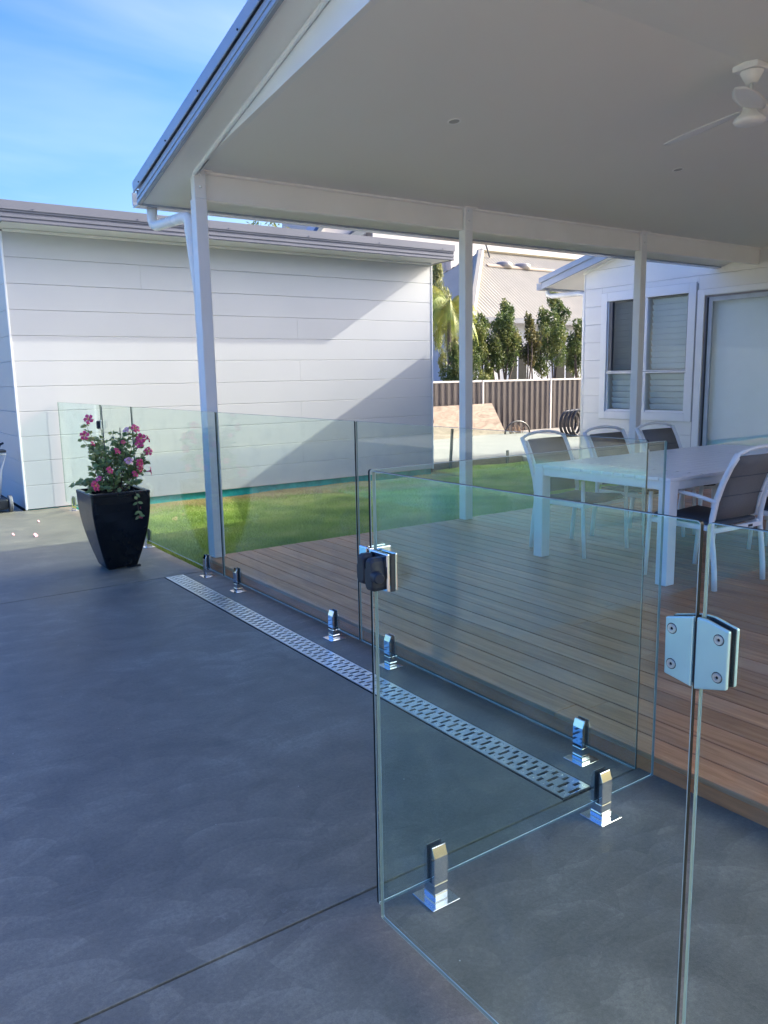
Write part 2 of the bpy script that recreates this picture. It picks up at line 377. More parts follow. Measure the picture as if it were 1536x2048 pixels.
def glassmat(name, tint, refl=1.0, base=.045):
    """thin architectural glass: clear tinted transmission with a Schlick mirror on top"""
    mt, N, L = new_mat(name); N.remove(N['Principled BSDF'])
    ge = N.new('ShaderNodeNewGeometry'); dp = N.new('ShaderNodeVectorMath'); dp.operation = 'DOT_PRODUCT'
    L.new(ge.outputs['Normal'], dp.inputs[0]); L.new(ge.outputs['Incoming'], dp.inputs[1])
    def mth(op, a, c=None):
        n = N.new('ShaderNodeMath'); n.operation = op
        for i, q in enumerate((a, c)):
            if q is None: continue
            if isinstance(q, (int, float)): n.inputs[i].default_value = q
            else: L.new(q, n.inputs[i])
        return n.outputs[0]
    f = mth('SUBTRACT', 1.0, mth('ABSOLUTE', dp.outputs['Value'])); f = mth('POWER', f, 5.0)
    f = mth('ADD', mth('MULTIPLY', f, 1-base), base); f = mth('MINIMUM', mth('MULTIPLY', f, refl), 1.0)
    tp = N.new('ShaderNodeBsdfTransparent'); tp.inputs[0].default_value = tint+(1,)
    gl = N.new('ShaderNodeBsdfGlossy'); gl.inputs['Roughness'].default_value = .008; gl.inputs[0].default_value = (.93, 1, .98, 1)
    ms = N.new('ShaderNodeMixShader'); L.new(f, ms.inputs[0]); L.new(tp.outputs[0], ms.inputs[1]); L.new(gl.outputs[0], ms.inputs[2])
    if name == 'pool_fence_glass':
        d1 = noise_node(N, L, 5, 4, .6); d2 = noise_node(N, L, 70, 3, .7)
        rr = N.new('ShaderNodeValToRGB'); rr.color_ramp.elements[0].position = .52; rr.color_ramp.elements[1].position = .8
        L.new(d1.outputs[0], rr.inputs[0]); q2 = mth('MULTIPLY', mth('MULTIPLY', rr.outputs[0], d2.outputs[0]), .10)
        df = N.new('ShaderNodeBsdfDiffuse'); df.inputs[0].default_value = (.8, .85, .85, 1)
        m4 = N.new('ShaderNodeMixShader'); L.new(q2, m4.inputs[0]); L.new(ms.outputs[0], m4.inputs[1]); L.new(df.outputs[0], m4.inputs[2]); ms = m4
    L.new(ms.outputs[0], N['Material Output'].inputs[0]); return mt
M_GLASS = glassmat('pool_fence_glass', (.90, .968, .955), .8, .034)
M_PANE = glassmat('window_pane', (.93, .965, .985), 1.8)
M_GEDGE = simple('glass_edge_dark', (.004, .012, .012), .4, spec=.12, var=.2, rvar=.02)
_n, _l = M_GEDGE.node_tree.nodes, M_GEDGE.node_tree.links
_g = _n.new('ShaderNodeNewGeometry'); _m = _n.new('ShaderNodeMixRGB'); _m.inputs[2].default_value = (.20, .26, .24, 1)  # paler backfaces paint in the light reflected inside the pane
_s = _n['Principled BSDF'].inputs['Base Color'].links[0].from_socket
_l.new(_g.outputs['Backfacing'], _m.inputs[0]); _l.new(_s, _m.inputs[1]); _l.new(_m.outputs[0], _n['Principled BSDF'].inputs['Base Color'])
M_GARRIS = simple('glass_edge_arris', (.42, .52, .48), .25, spec=.6, var=.3, scale=9)

# ------------------------------------------------------------------ ground, slabs, lawn
ground = part('ground', MB().add([(-260, -260, -.5), (260, -260, -.5), (260, 260, -.5), (-260, 260, -.5)], [(0, 1, 2, 3)]), M_EARTH)
tag(ground, kind='structure')
G = .0042
sub = part('drain_channel_bed', MB().box(-.9, 2.42, -9, 10.1, -.12, -.06), M_DARK); tag(sub, kind='structure')
def slab(x0, x1, y0, y1, name='concrete_slab'):
    o = part(name, MB().box(x0, x1, y0, y1, -.10, 0), M_CONC, bevel=.001); tag(o, kind='structure'); return o
slab(-.9, 2.44, -9, 1.790-G)
slab(-.9, 2.000, 1.790+G, 5.880-G)
slab(2.158, 2.44, 1.790+G, 5.880-G)
slab(-.9, 2.33, 5.880+G, 10.12)
slab(-.9, 1.80, 10.13, 16)
M_BOUNCE_PAVE = simple('pale_bounce_paving', (.62, .57, .50), .8, var=.08, scale=2)  # unseen paving, made pale to bounce warm fill under the roof
pv = part('bounce_paving', MB().box(-16, -5.8, -9, 16, -.1, 0), M_BOUNCE_PAVE); tag(pv, kind='structure'); slab(-5.79, -.91, -9, 3.2); slab(-5.79, -.91, 10.2, 16)
# pool on the camera's left, out of frame but mirrored in the glass
wm = simple('pool_water', (.05, .20, .22), .04, spec=.6, var=.1, scale=3, bump=.25, bscale=9)
pool = part('pool_basin', MB().box(-5.79, -.91, 3.21, 10.19, -1.4, -1.3).box(-5.81, -5.79, 3.21, 10.19, -1.3, -.02).box(-.91, -.89, 3.21, 10.19, -1.3, -.1).box(-5.79, -.91, 3.19, 3.21, -1.3, -.1).box(-5.79, -.91, 10.19, 10.21, -1.3, -.1), M_POOLT)
tag(pool, kind='structure')
wt = part('pool_water', MB().add([(-5.79, 3.21, -.12), (-.91, 3.21, -.12), (-.91, 10.19, -.12), (-5.79, 10.19, -.12)], [(0, 1, 2, 3)]), simple('pool_surface', (.12, .42, .44), .05, spec=.6, var=.15, scale=2, bump=.3, bscale=14))
tag(wt, kind='structure')

# lawn: sheet plus real blades
lz = -.035
lv = []; nx, ny = 60, 36
for j in range(ny+1):
    for i in range(nx+1):
        x = 2.34+(14-2.34)*i/nx; y = 5.9+(10.22-5.9)*j/ny
        lv.append((x, y, lz-.055*max(0, (y-8.5)/1.7)*(x < 8)+.008*math.sin(x*2.1+y*3.3)))
lf = [(j*(nx+1)+i, j*(nx+1)+i+1, (j+1)*(nx+1)+i+1, (j+1)*(nx+1)+i) for j in range(ny) for i in range(nx)]
lawn = part('lawn', MB().add(lv, lf), M_LAWN, smooth=True); tag(lawn, kind='structure')
def blades(name, n, xs, ys, mat, hmin, hmax, dens=None, w=.0032):
    x = rng.uniform(xs[0], xs[1], n); y = rng.uniform(ys[0], ys[1], n)
    if dens is not None:
        k = rng.random(n) < dens(x, y); x = x[k]; y = y[k]; n = len(x)
    z = lz-.055*np.clip((y-8.5)/1.7, 0, 1)*(x < 8)+.008*np.sin(x*2.1+y*3.3)-.003
    a = rng.uniform(0, math.pi, n); h = rng.uniform(hmin, hmax, n)*(.8+.35*np.sin(x*5+np.sin(y*4)*2)*np.cos(y*3.7)); lean = rng.normal(0, .45, (n, 2))*h[:, None]
    ca, sa = np.cos(a)*w, np.sin(a)*w
    V = np.empty((n, 3, 3)); V[:, 0] = np.stack([x-ca, y-sa, z], 1); V[:, 1] = np.stack([x+ca, y+sa, z], 1)
    V[:, 2] = np.stack([x+lean[:, 0], y+lean[:, 1], z+h], 1)
    me = bpy.data.meshes.new(name); me.vertices.add(3*n); me.vertices.foreach_set('co', V.reshape(-1).astype(np.float32))
    me.loops.add(3*n); me.loops.foreach_set('vertex_index', np.arange(3*n, dtype=np.int32))
    me.polygons.add(n); me.polygons.foreach_set('loop_start', np.arange(0, 3*n, 3, dtype=np.int32))
    me.update(calc_edges=True); me.materials.append(mat)
    o = bpy.data.objects.new(name, me); C.objects.link(o); return o
def dryness(x, y):
    s = 1/(1+np.exp(-((y-9.45)+.12*np.sin(x*7)+.08*np.sin(x*17+1))*9))*(x < 8.1)
    c = np.exp(-(((x-6.75)/.85)**2+((y-9.0+.25*(x-6.7))/.42)**2)**1.5)
    return np.clip(s*.95+.92*c, 0, 1)
g1 = blades('grass', 330000, (2.36, 9.0), (6.05, 10.12), M_GRASSB, .022, .042, lambda x, y: (1-dryness(x, y))*(.55+.45*(y < 9)))
tag(g1, 'short green buffalo grass of the lawn beside the timber deck', 'grass', kind='stuff')
g2 = blades('grass', 60000, (9.0, 13.5), (6.05, 10.05), M_GRASSB, .025, .045, w=.006)
tag(g2, 'green grass of the lawn in front of the house corner', 'grass', kind='stuff')
g3 = blades('dry_grass', 230000, (2.36, 8.2), (8.3, 10.13), M_STRAW, .012, .030, lambda x, y: dryness(x, y)*.85)
tag(g3, 'straw coloured dry grass along the foot of the shed', 'dry grass', kind='stuff')

drive = part('driveway', MB().box(8.05, 30, 10.28, 40, -.3, .055).box(10.12, 30, 8.87, 10.28, -.3, .05), M_SLAB2); tag(drive, kind='structure')

# ------------------------------------------------------------------ drain grates
def drain(y0, y1, label):
    t = thing('drain_grate', label, 'drain grate', (2.079, (y0+y1)/2, 0), group='steel drain grates in the concrete')
    b = MB(); z0, z1 = -.004, .0035; x0, x1 = 2.008, 2.150
    n = int((y1-y0)/.052); p = (y1-y0)/n; hs_ = .0068
    for i in range(n):
        ya = y0+i*p; m1 = ya+p*.25; m2 = ya+p*.75      # m1: long middle slot, m2: two short side slots
        b.box(x0, x1, ya, m1-hs_, z0, z1)
        b.box(x0, 2.050, m1-hs_, m1+hs_, z0, z1).box(2.108, x1, m1-hs_, m1+hs_, z0, z1)
        b.box(x0, x1, m1+hs_, m2-hs_, z0, z1)
        b.box(x0, 2.022, m2-hs_, m2+hs_, z0, z1).box(2.054, 2.104, m2-hs_, m2+hs_, z0, z1).box(2.136, x1, m2-hs_, m2+hs_, z0, z1)
        b.box(x0, x1, m2+hs_, ya+p, z0, z1)
    part('slotted_plate', b, M_STEEL, t)
    f = MB().box(2.001, 2.007, y0, y1, -.05, .0015).box(2.151, 2.157, y0, y1, -.05, .0015)
    part('channel_edge', f, M_DARK, t)
    s = MB()
    for i in range(n):
        for xx in (2.030, 2.079, 2.128):
            yy = y0+(i+(.25 if xx != 2.079 else .0))*p+.001; s.box(xx-.0022, xx+.0022, yy-.0022, yy+.0022, .0036, .0052)
    q = part('pressed_dimples', s, M_CHROME, t); q['kind'] = 'stuff'
    return t
drain(1.800, 5.015, 'long slotted steel drain grate running beside the glass fence')
drain(5.024, 5.868, 'short slotted steel drain grate at the far end near the plant pot')

# ------------------------------------------------------------------ deck
deck = thing('deck', 'brown timber deck of long boards under the patio roof', 'deck', (6.2, 3, 0))
DZ = .08
part('deck_frame', MB().box(2.425, 10.13, -1.5, 6.0, -.08, DZ-.045), M_DARK, deck)
W = .1312; P_ = .1375
proto = {}
def board(x, y0, y1):
    b = MB().box(-W/2, W/2, -(y1-y0)/2, (y1-y0)/2, -.022, 0)
    return part('board', b, M_WOOD, deck, bevel=.0025, local=True), Vector((x, (y0+y1)/2, DZ+random.uniform(-.0012, .0012)))
nb = int((10.11-2.402)/P_)
for i in range(nb+1):
    x = 2.402+P_/2-.004+i*P_
    if x+W/2 > 10.14: break
    cuts = [-1.5, 6.02+random.uniform(-.002, .002)]
    rj = random.Random(i*13+5)
    cuts.insert(1, rj.choice([1.1, 2.3, 3.05, 4.4, 5.0])+rj.uniform(-.2, .2))
    if rj.random() < .5 and cuts[1] > 2.2: cuts.insert(1, cuts[1]-rj.uniform(2.0, 3.0))
    for a, c in zip(cuts[:-1], cuts[1:]):
        o, l = board(x, a+.0015, c-.0015); o.location = l-deck.location
# fascia along the front edge and the lawn edge
M_WOODX = simple('deck_edge_board', (.70, .24, .09), .65, spec=.2, var=.25, scale=3, sc3=(8, 1, 8), bump=.3, bscale=30)
part('edge_board', MB().box(2.410, 2.4245, -1.5, 6.0, -.02, DZ-.024), M_WOODX, deck, bevel=.002)
part('edge_board', MB().box(2.4, 10.12, 6.003, 6.016, -.03, DZ-.024), M_WOODX, deck, bevel=.002)

# ------------------------------------------------------------------ patio roof
pr = thing('patio_cover', 'white gabled patio cover on square posts with blue-grey edge trim', 'patio cover', (6.2, 3.1, 0))
S = math.tan(R(13.85))
YR, YE = 3.1, 6.5
XB, XG, XW = 2.20, 2.42, 10.135
def zs(y): return 2.885+(YE-abs(y-YR)-YR)*S     # underside of the sloping eave lining at distance from ridge
for sgn in (1, -1):
    def yy(d): return YR+sgn*d
    D = YE-YR
    # roof sheet slab
    prof = [(yy(D+.04), zs(YE)+.17-.01), (yy(0), zs(YR)+.17), (yy(0), zs(YR)+.13), (yy(D+.04), zs(YE)+.13-.01)]
    part('roof_sheet', MB().prism(prof, XB-.02, XW), M_FASC, pr)
    # rafters/soffit lining: gable overhang strip and eave strip
    prof = [(yy(D-.01), zs(YE)+.012), (yy(0), zs(YR)+.012), (yy(0), zs(YR)), (yy(D-.01), zs(YE))]
    part('gable_soffit', MB().prism(prof, XB+.02, XG+.03), M_SOFF, pr)
    z1 = zs(YR+2.89)
    prof = [(yy(D-.01), zs(YE)+.012), (yy(2.89), z1+.012), (yy(2.89), z1), (yy(D-.01), zs(YE))]
    part('eave_soffit', MB().prism(prof, XG+.03, XW), M_SOFF, pr)
    # barge: flashing over ribbed board, parallel to the slope
    def barge(name, x0, x1, lo, hi, mat, ext=.0):
        prof = [(yy(D+ext), zs(YE)+lo-ext*S), (yy(0), zs(YR)+lo), (yy(0), zs(YR)+hi), (yy(D+ext), zs(YE)+hi-ext*S)]
        part(name, MB().prism(prof, x0, x1), mat, pr, bevel=.003)
    barge('barge_board', XB, XB+.03, -.015, .085, M_FASC)
    for k, (a, c) in enumerate(((-.012, .018), (.030, .056))):
        barge('barge_rib', XB-.007, XB-.0005, a, c, M_FASC)
    barge('barge_flashing', XB-.022, XB-.010, .088, .175, M_FASC, .03)
    for k in range(6):
        d = D-.12-k*.62
        c = Vector((XB-.0225, yy(d), zs(YE)+(D-d)*S+.105))
        part('screw', MB().tube([c, c+Vector((-.006, 0, 0))], .006, 6), M_DARK, pr)
    # gutter along the eave
    ye = yy(D)
    g = [(ye-sgn*.012, 2.868), (ye+sgn*.10, 2.868), (ye+sgn*.115, 2.90), (ye+sgn*.115, 2.985), (ye+sgn*.105, 2.985), (ye+sgn*.105, 2.91), (ye+sgn*.095, 2.878), (ye, 2.878), (ye, 2.985), (ye-sgn*.012, 2.985)]
    part('gutter', MB().prism(g, XB-.005, XW-.01), M_FASC, pr)
    # gable end wall above the raked ceiling, and its top moulding
    zc = lambda y: 3.073+(5.766-y)*.1272 if y >= YR else 3.073+(5.766-(2*YR-y))*.1272
    part('gable_panel', MB().prism([(yy(0), zs(YR)), (yy(0), zc(YR)-.002), (yy(2.62), zc(YR+2.62)-.002), (yy(2.62), zs(YR+2.62)+.001)], XG+.031, XG+.075), M_TRIM, pr)
    part('gable_infill', MB().prism([(yy(2.621), zs(YR+2.621)-.001), (yy(2.621), zc(YR+2.621)+.004), (yy(2.87), zc(YR+2.87)+.004), (yy(2.87), zs(YR+2.87)-.001)], XG+.060, XG+.074), M_TRIM, pr)
    prof = [(yy(0), zs(YR)-.002), (yy(2.80), zs(YR+2.80)-.002), (yy(2.80), zs(YR+2.80)-.034), (yy(0), zs(YR)-.034)]
    part('gable_moulding', MB().prism(prof, XG+.004, XG+.028), M_TRIM, pr, bevel=.006)
    # raked ceiling
    prof = [(yy(2.86), zc(YR+2.86)), (yy(0), zc(YR)), (yy(0), zc(YR)+.012), (yy(2.86), zc(YR+2.86)+.012)]
    part('ceiling', MB().prism(prof, XG+.0745, XW), M_CEIL, pr)
    # beam behind the notched posts
    ya, yb = yy(2.860), yy(2.915)
    part('beam', MB().box(XG+.03, XW, min(ya, yb), max(ya, yb), 2.848, 3.058), M_BEAM, pr, bevel=.004)
    yc = yy(2.840)
    part('beam_cornice', MB().box(XG+.078, XW, min(yc, ya-sgn*.001), max(yc, ya-sgn*.001), 3.030, 3.066), M_BEAM, pr, bevel=.006)
    for i, px in enumerate((2.44, 5.095, 7.69)):
        y0, y1 = sorted((yy(2.82), yy(2.915)))
        b = MB().box(px, px+.095, y0, y1, DZ+.001, 2.847)
        h0, h1 = sorted((yy(2.82), yy(2.858)))
        b.box(px, px+.095, h0, h1, 2.8471, 3.075)
        po = part('post', b, M_POST, pr, bevel=.004)
        bb = MB()
        for zz in (2.93, 3.015):
            c = Vector((px+.047, yy(2.82), zz)); bb.tube([c, c+Vector((0, -sgn*.004, 0)), c+Vector((0, -sgn*.012, 0))], [.012, .012, .007], 8)
        o = part('coach_bolt', bb, M_POST, po, smooth=False)
        o.parent = po; 
        for v in o.data.vertices: pass
        part('cap_block', MB().box(px-.002, px+.15, *sorted((yy(2.812), yy(2.842))), 3.045, 3.079), M_BEAM, pr, bevel=.003)
part('ridge_cap', MB().prism([(YR-.2, zs(YR)+.13), (YR, zs(YR)+.185), (YR+.2, zs(YR)+.13)], XB-.02, XW), M_FASC, pr)

# downpipe from the gutter back to the first post
dp = MB()
P0 = [(2.33, 6.555, 2.868), (2.33, 6.555, 2.775), (2.334, 6.545, 2.748), (2.342, 6.52, 2.733), (2.352, 6.485, 2.730), (2.425, 6.125, 2.738), (2.436, 6.085, 2.733), (2.441, 6.067, 2.715), (2.443, 6.062, 2.68), (2.455, 6.06, 2.5), (2.490, 6.06, 2.15), (2.492, 6.06, .2), (2.492, 6.06, -.03)]
dp.tube(P0, .041, 16)
pipe = part('downpipe', dp, M_PVC, pr, smooth=True)
cl = MB()
for z in (2.61,): cl.tube([(2.4475, 6.061, z), (2.444, 6.061, z+.05)], .0435, 14)
part('pipe_socket', cl, M_PVC, pr, smooth=False)

# ------------------------------------------------------------------ plank walls
def plank_prof(z0, z1, f, t, ch=.0045):
    # f = face coordinate, t = thickness direction sign into the wall
    return [(f+t*ch, z0+.001), (f, z0+.001+ch), (f, z1-.001-ch), (f+t*ch, z1-.001), (f+t*.02, z1-.001), (f+t*.02, z0+.001)]
def plank(parent, axis, f, t, a, b, z0, z1, mat):
    return part('plank', MB().prism(plank_prof(z0, z1, f, t), a+.001, b-.001, 'x' if axis == 'x' else 'y'), mat, parent)

shed = thing('shed', 'white weatherboard shed with a flat grey steel roof edge', 'shed', (4.9, 12, 0))
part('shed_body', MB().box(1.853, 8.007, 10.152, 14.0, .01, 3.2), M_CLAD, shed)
part('base_strip', MB().box(1.86, 8.0, 10.156, 10.165, -.13, .012), M_TEAL, shed)
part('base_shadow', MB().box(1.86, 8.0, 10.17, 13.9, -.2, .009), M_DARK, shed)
pz = .2925
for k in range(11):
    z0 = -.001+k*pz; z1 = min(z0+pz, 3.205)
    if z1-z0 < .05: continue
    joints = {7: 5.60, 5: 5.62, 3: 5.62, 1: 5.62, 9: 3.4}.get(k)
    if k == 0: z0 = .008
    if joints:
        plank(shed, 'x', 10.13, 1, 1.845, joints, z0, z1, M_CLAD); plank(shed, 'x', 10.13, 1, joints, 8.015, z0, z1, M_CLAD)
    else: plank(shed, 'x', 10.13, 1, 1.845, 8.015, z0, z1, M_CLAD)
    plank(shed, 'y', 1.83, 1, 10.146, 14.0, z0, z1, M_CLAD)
part('corner_trim', MB().box(1.824, 1.846, 10.123, 10.146, .003, 3.2), M_TRIM, shed, bevel=.003)
part('corner_trim', MB().box(8.014, 8.034, 10.122, 14, .003, 3.2), M_TRIM, shed, bevel=.003)
part('soffit', MB().box(1.78, 8.06, 9.665, 10.20, 3.232, 3.24).box(1.80, 1.85, 10.2, 14, 3.232, 3.24), M_SOFF, shed)
part('soffit_mould', MB().box(1.85, 8.0, 10.09, 10.128, 3.196, 3.231), M_SOFF, shed, bevel=.008)
part('roof', MB().box(1.80, 8.05, 9.70, 14.1, 3.30, 3.40), M_FASC2, shed)
fa = [(9.665, 3.222), (9.650, 3.222), (9.645, 3.232), (9.645, 3.252), (9.655, 3.258), (9.655, 3.268), (9.643, 3.276), (9.643, 3.304), (9.655, 3.31), (9.655, 3.322), (9.641, 3.33), (9.641, 3.358), (9.665, 3.358)]
part('fascia', MB().prism(fa, 1.76, 8.075), M_FASC2, shed)
part('capping', MB().prism([(9.628, 3.352), (9.634, 3.352), (9.634, 3.438), (10.0, 3.45), (10.0, 3.455), (9.628, 3.445)], 1.75, 8.085), M_FASC2, shed)
for k in range(6):
    c = Vector((2.1+k*1.15, 9.627, 3.372)); part('screw', MB().tube([c, c+Vector((0, -.008, 0))], .008, 6), M_FASC2, shed)
part('side_fascia', MB().box(8.055, 8.075, 9.666, 14.1, 3.222, 3.44).box(1.76, 1.78, 9.666, 14.1, 3.222, 3.44), M_FASC2, shed, bevel=.004)

# ------------------------------------------------------------------ house at the right
HX = 10.14
house = thing('house', 'white weatherboard house wing with blue-grey gable edge beside the patio', 'house', (13, 4, 0))
hp = .277
WY0, WY1, WZ0, WZ1 = 6.85, 8.515, .785, 2.72
DY1, DZT = 6.825, 2.61
wall = part('wall_body', MB().box(HX+.022, HX+.25, 8.52, 8.84, -.2, 3.05).box(HX+.022, HX+.25, DY1-.05, 8.52, 2.60, 3.4).box(HX+.022, HX+.25, DY1-.05, 8.52, -.2, .90)
     .box(HX+.022, HX+.25, -4, DY1-.05, 2.60, 3.6).box(HX+.022, HX+.25, 6.68, 6.97, .9, 2.60).box(HX+.022, HX+.25, -4, 1.9, -.2, 2.6), M_CLAD_H, house)
part('wall_side', MB().box(HX+.25, 22, 8.70, 8.855, -.2, 3.05), M_CLAD_H, house)
part('room_floor', MB().box(HX+.25, 16, -4, 8.7, -.1, .0), simple('room_floor', (.25, .2, .16), .5), house)
part('room_wall', MB().box(13.2, 13.3, -4, 8.7, 0, 3), simple('room_wall', (.5, .5, .48), .8), house)
ztop = lambda y: 2.90+(9.6-y)*S      # underside of raking eave
z0 = .865-4*hp
k = 0
while True:
    a = z0+k*hp; b = a+hp; k += 1
    if a > 4.6: break
    if b < .0: continue
    ymax = 8.86 if a < 3.04 else max(-4, min(8.86, 9.6-(a-2.90)/S))
    if b > ztop(-3): break
    segs = [(-4, ymax)]
    def cut(segs, c0, c1):
        out = []
        for s0, s1 in segs:
            if c1 <= s0 or c0 >= s1: out.append((s0, s1)); continue
            if c0 > s0+.02: out.append((s0, c0))
            if c1 < s1-.02: out.append((c1, s1))
        return out
    if b > WZ0+.02 and a < WZ1-.02:
        # rows touching the opening are notched round it
        if a < WZ0 < b: plank(house, 'y', HX, 1, WY0, WY1, a, WZ0, M_CLAD_H)
        if a < WZ1 < b: plank(house, 'y', HX, 1, WY0, WY1, WZ1, b, M_CLAD_H)
        segs = cut(segs, WY0, WY1)
    if a < DZT-.02:
        if a < DZT < b: plank(house, 'y', HX, 1, 1.9, DY1, DZT, b, M_CLAD_H)
        segs = cut(segs, 1.9, DY1)
    for s0, s1 in segs:
        if s1-s0 > .015: plank(house, 'y', HX, 1, s0, s1, max(a, -.05), b, M_CLAD_H)
part('corner_trim', MB().box(HX-.006, HX+.02, 8.861, 8.88, -.05, 3.05), M_TRIM, house, bevel=.003)
# roof of the wing
yE = 9.6
for (nm, x0, x1, lo, hi, mt_) in (('barge_board', HX-.22, HX-.19, -.02, .10, M_FASC), ('barge_flashing', HX-.245, HX-.232, .085, .17, M_FASC)):
    prof = [(yE, ztop(yE)+lo), (yE, ztop(yE)+hi), (3.0, ztop(3.0)+hi), (3.0, ztop(3.0)+lo)]
    if nm == 'barge_flashing': prof = [(yE+.05, ztop(yE+.05)+lo), (yE+.05, ztop(yE+.05)+hi), (3.0, ztop(3.0)+hi), (3.0, ztop(3.0)+lo)]
    part(nm, MB().prism(prof, x0, x1), mt_, house, bevel=.003)
part('roof_sheet', MB().prism([(yE+.03, ztop(yE)+.15), (3.0, ztop(3.0)+.16), (3.0, ztop(3.0)+.12), (yE+.03, ztop(yE)+.11)], HX-.23, 22), M_FASC, house)
part('roof_sheet', MB().prism([(-3.6, ztop(yE)+.15), (3.0, ztop(3.0)+.159), (3.0, ztop(3.0)+.12), (-3.6, ztop(yE)+.11)], HX-.23, 22), M_FASC, house)
part('gable_soffit', MB().prism([(yE-.01, ztop(yE)), (yE-.01, ztop(yE)+.01), (3.0, ztop(3.0)+.01), (3.0, ztop(3.0))], HX-.189, HX+.02), M_SOFF, house)
part('eave_soffit', MB().prism([(yE-.01, ztop(yE)), (yE-.01, ztop(yE)+.01), (8.86, ztop(8.86)+.01), (8.86, ztop(8.86))], HX+.021, 22), M_SOFF, house)
part('gable_moulding', MB().prism([(8.89, ztop(8.89)-.002), (3.0, ztop(3.0)-.002), (3.0, ztop(3.0)-.036), (8.89, ztop(8.89)-.036)], HX-.028, HX-.006), M_TRIM, house, bevel=.006)
part('gutter', MB().box(HX-.225, 22, yE, yE+.012, ztop(yE)-.03, ztop(yE)+.09).box(HX-.225, 22, yE+.013, yE+.10, ztop(yE)-.03, ztop(yE)-.02).box(HX-.225, 22, yE+.101, yE+.112, ztop(yE)-.03, ztop(yE)+.08), M_FASC, house)
part('downpipe', MB().tube([(HX-.05, yE+.03, 2.87), (HX-.05, yE+.02, 2.80), (HX-.04, yE-.06, 2.77), (HX+.05, 9.05, 2.77), (HX+.07, 8.93, 2.75), (HX+.07, 8.92, 2.65), (HX+.07, 8.92, 0)], .04, 12), M_PVC, house, smooth=True)
part('wall_join_strip', MB().box(HX-.010, HX-.001, 6.832, 6.842, .0, 2.70), simple('grey_strip', (.35, .35, .37), .5), house)

# window with four sashes and louvres
win = part('window', MB().box(HX-.022, HX-.001, WY0, WY0+.115, WZ0, WZ1).box(HX-.022, HX-.001, WY1-.115, WY1, WZ0, WZ1)
    .box(HX-.022, HX-.001, WY0+.1151, WY1-.1151, WZ0, WZ0+.115).box(HX-.022, HX-.001, WY0+.1151, WY1-.1151, WZ1-.135, WZ1), M_TRIM, house, bevel=.003)
iy0, iy1 = WY0+.117, WY1-.117
part('sash_frame', MB().box(HX-.010, HX+.06, 7.655, 7.705, .902, 2.583).box(HX-.010, HX+.06, iy0, 7.654, 1.482, 1.525).box(HX-.010, HX+.06, 7.706, iy1, 1.482, 1.525)
    .box(HX+.0, HX+.06, iy0, iy0+.03, .902, 1.480).box(HX+.0, HX+.06, iy1-.03, iy1, .902, 1.480).box(HX+.0, HX+.06, iy0, iy0+.022, 1.527, 2.583).box(HX+.0, HX+.06, iy1-.022, iy1, 1.527, 2.583)
    .box(HX+.0, HX+.055, iy0+.031, 7.653, .902, .935).box(HX+.0, HX+.055, 7.707, iy1-.031, .902, .935), M_TRIM, win, bevel=.003)
part('sash_seal', MB().box(HX-.012, HX-.003, iy0, iy1, 1.505, 1.512).box(HX+.005, HX+.03, iy0+.0225, iy0+.030, 1.527, 2.575).box(HX+.002, HX+.04, 7.706, 7.712, 1.527, 2.575).box(HX+.002, HX+.04, iy0, iy1, 2.574, 2.582)
    .box(HX+.004, HX+.05, iy1-.085, iy1-.0225, 1.53, 2.573), M_SCREEN, win)
for (a, c, z_0, z_1) in ((iy0+.03, 7.655, 1.527, 2.575), (7.705, iy1-.085, 1.527, 2.575), (iy0+.03, 7.655, .935, 1.48), (7.705, iy1-.03, .935, 1.48)):
    part('pane', MB().box(HX+.030, HX+.035, a, c, z_0, z_1), M_PANE, win)
# insect screen on the far upper sash
scr = simple('fly_screen', (.05, .055, .06), .7)
N_, L_ = scr.node_tree.nodes, scr.node_tree.links
tpn = N_.new('ShaderNodeBsdfTransparent'); msn = N_.new('ShaderNodeMixShader'); msn.inputs[0].default_value = .28
L_.new(tpn.outputs[0], msn.inputs[1]); L_.new(N_['Principled BSDF'].outputs[0], msn.inputs[2]); L_.new(msn.outputs[0], N_['Material Output'].inputs[0])
part('fly_screen', MB().box(HX+.020, HX+.022, 7.715, iy1-.087, 1.53, 2.573), scr, win)
for (a, c, zlo, zhi) in ((iy0+.04, 7.65, 1.54, 2.56), (7.71, iy1-.04, 1.54, 2.56), (iy0+.04, 7.65, .94, 1.47), (7.71, iy1-.04, .94, 1.47)):
    n = int((zhi-zlo)/.082); src = None
    for i in range(n):
        z = zlo+(i+.5)*(zhi-zlo)/n
        if src is None:
            M_ = Matrix.Rotation(R(62), 4, 'Y')
            src = part('louvre_slat', MB().box(-.045, .045, -(c-a)/2, (c-a)/2, -.005, .005, M_), M_LOUV, win, bevel=.002, local=True)
            src.location = Vector((HX+.115, (a+c)/2, z))-worldloc(win)
        else: piece(src, 'louvre_slat', (HX+.115, (a+c)/2, z), win)
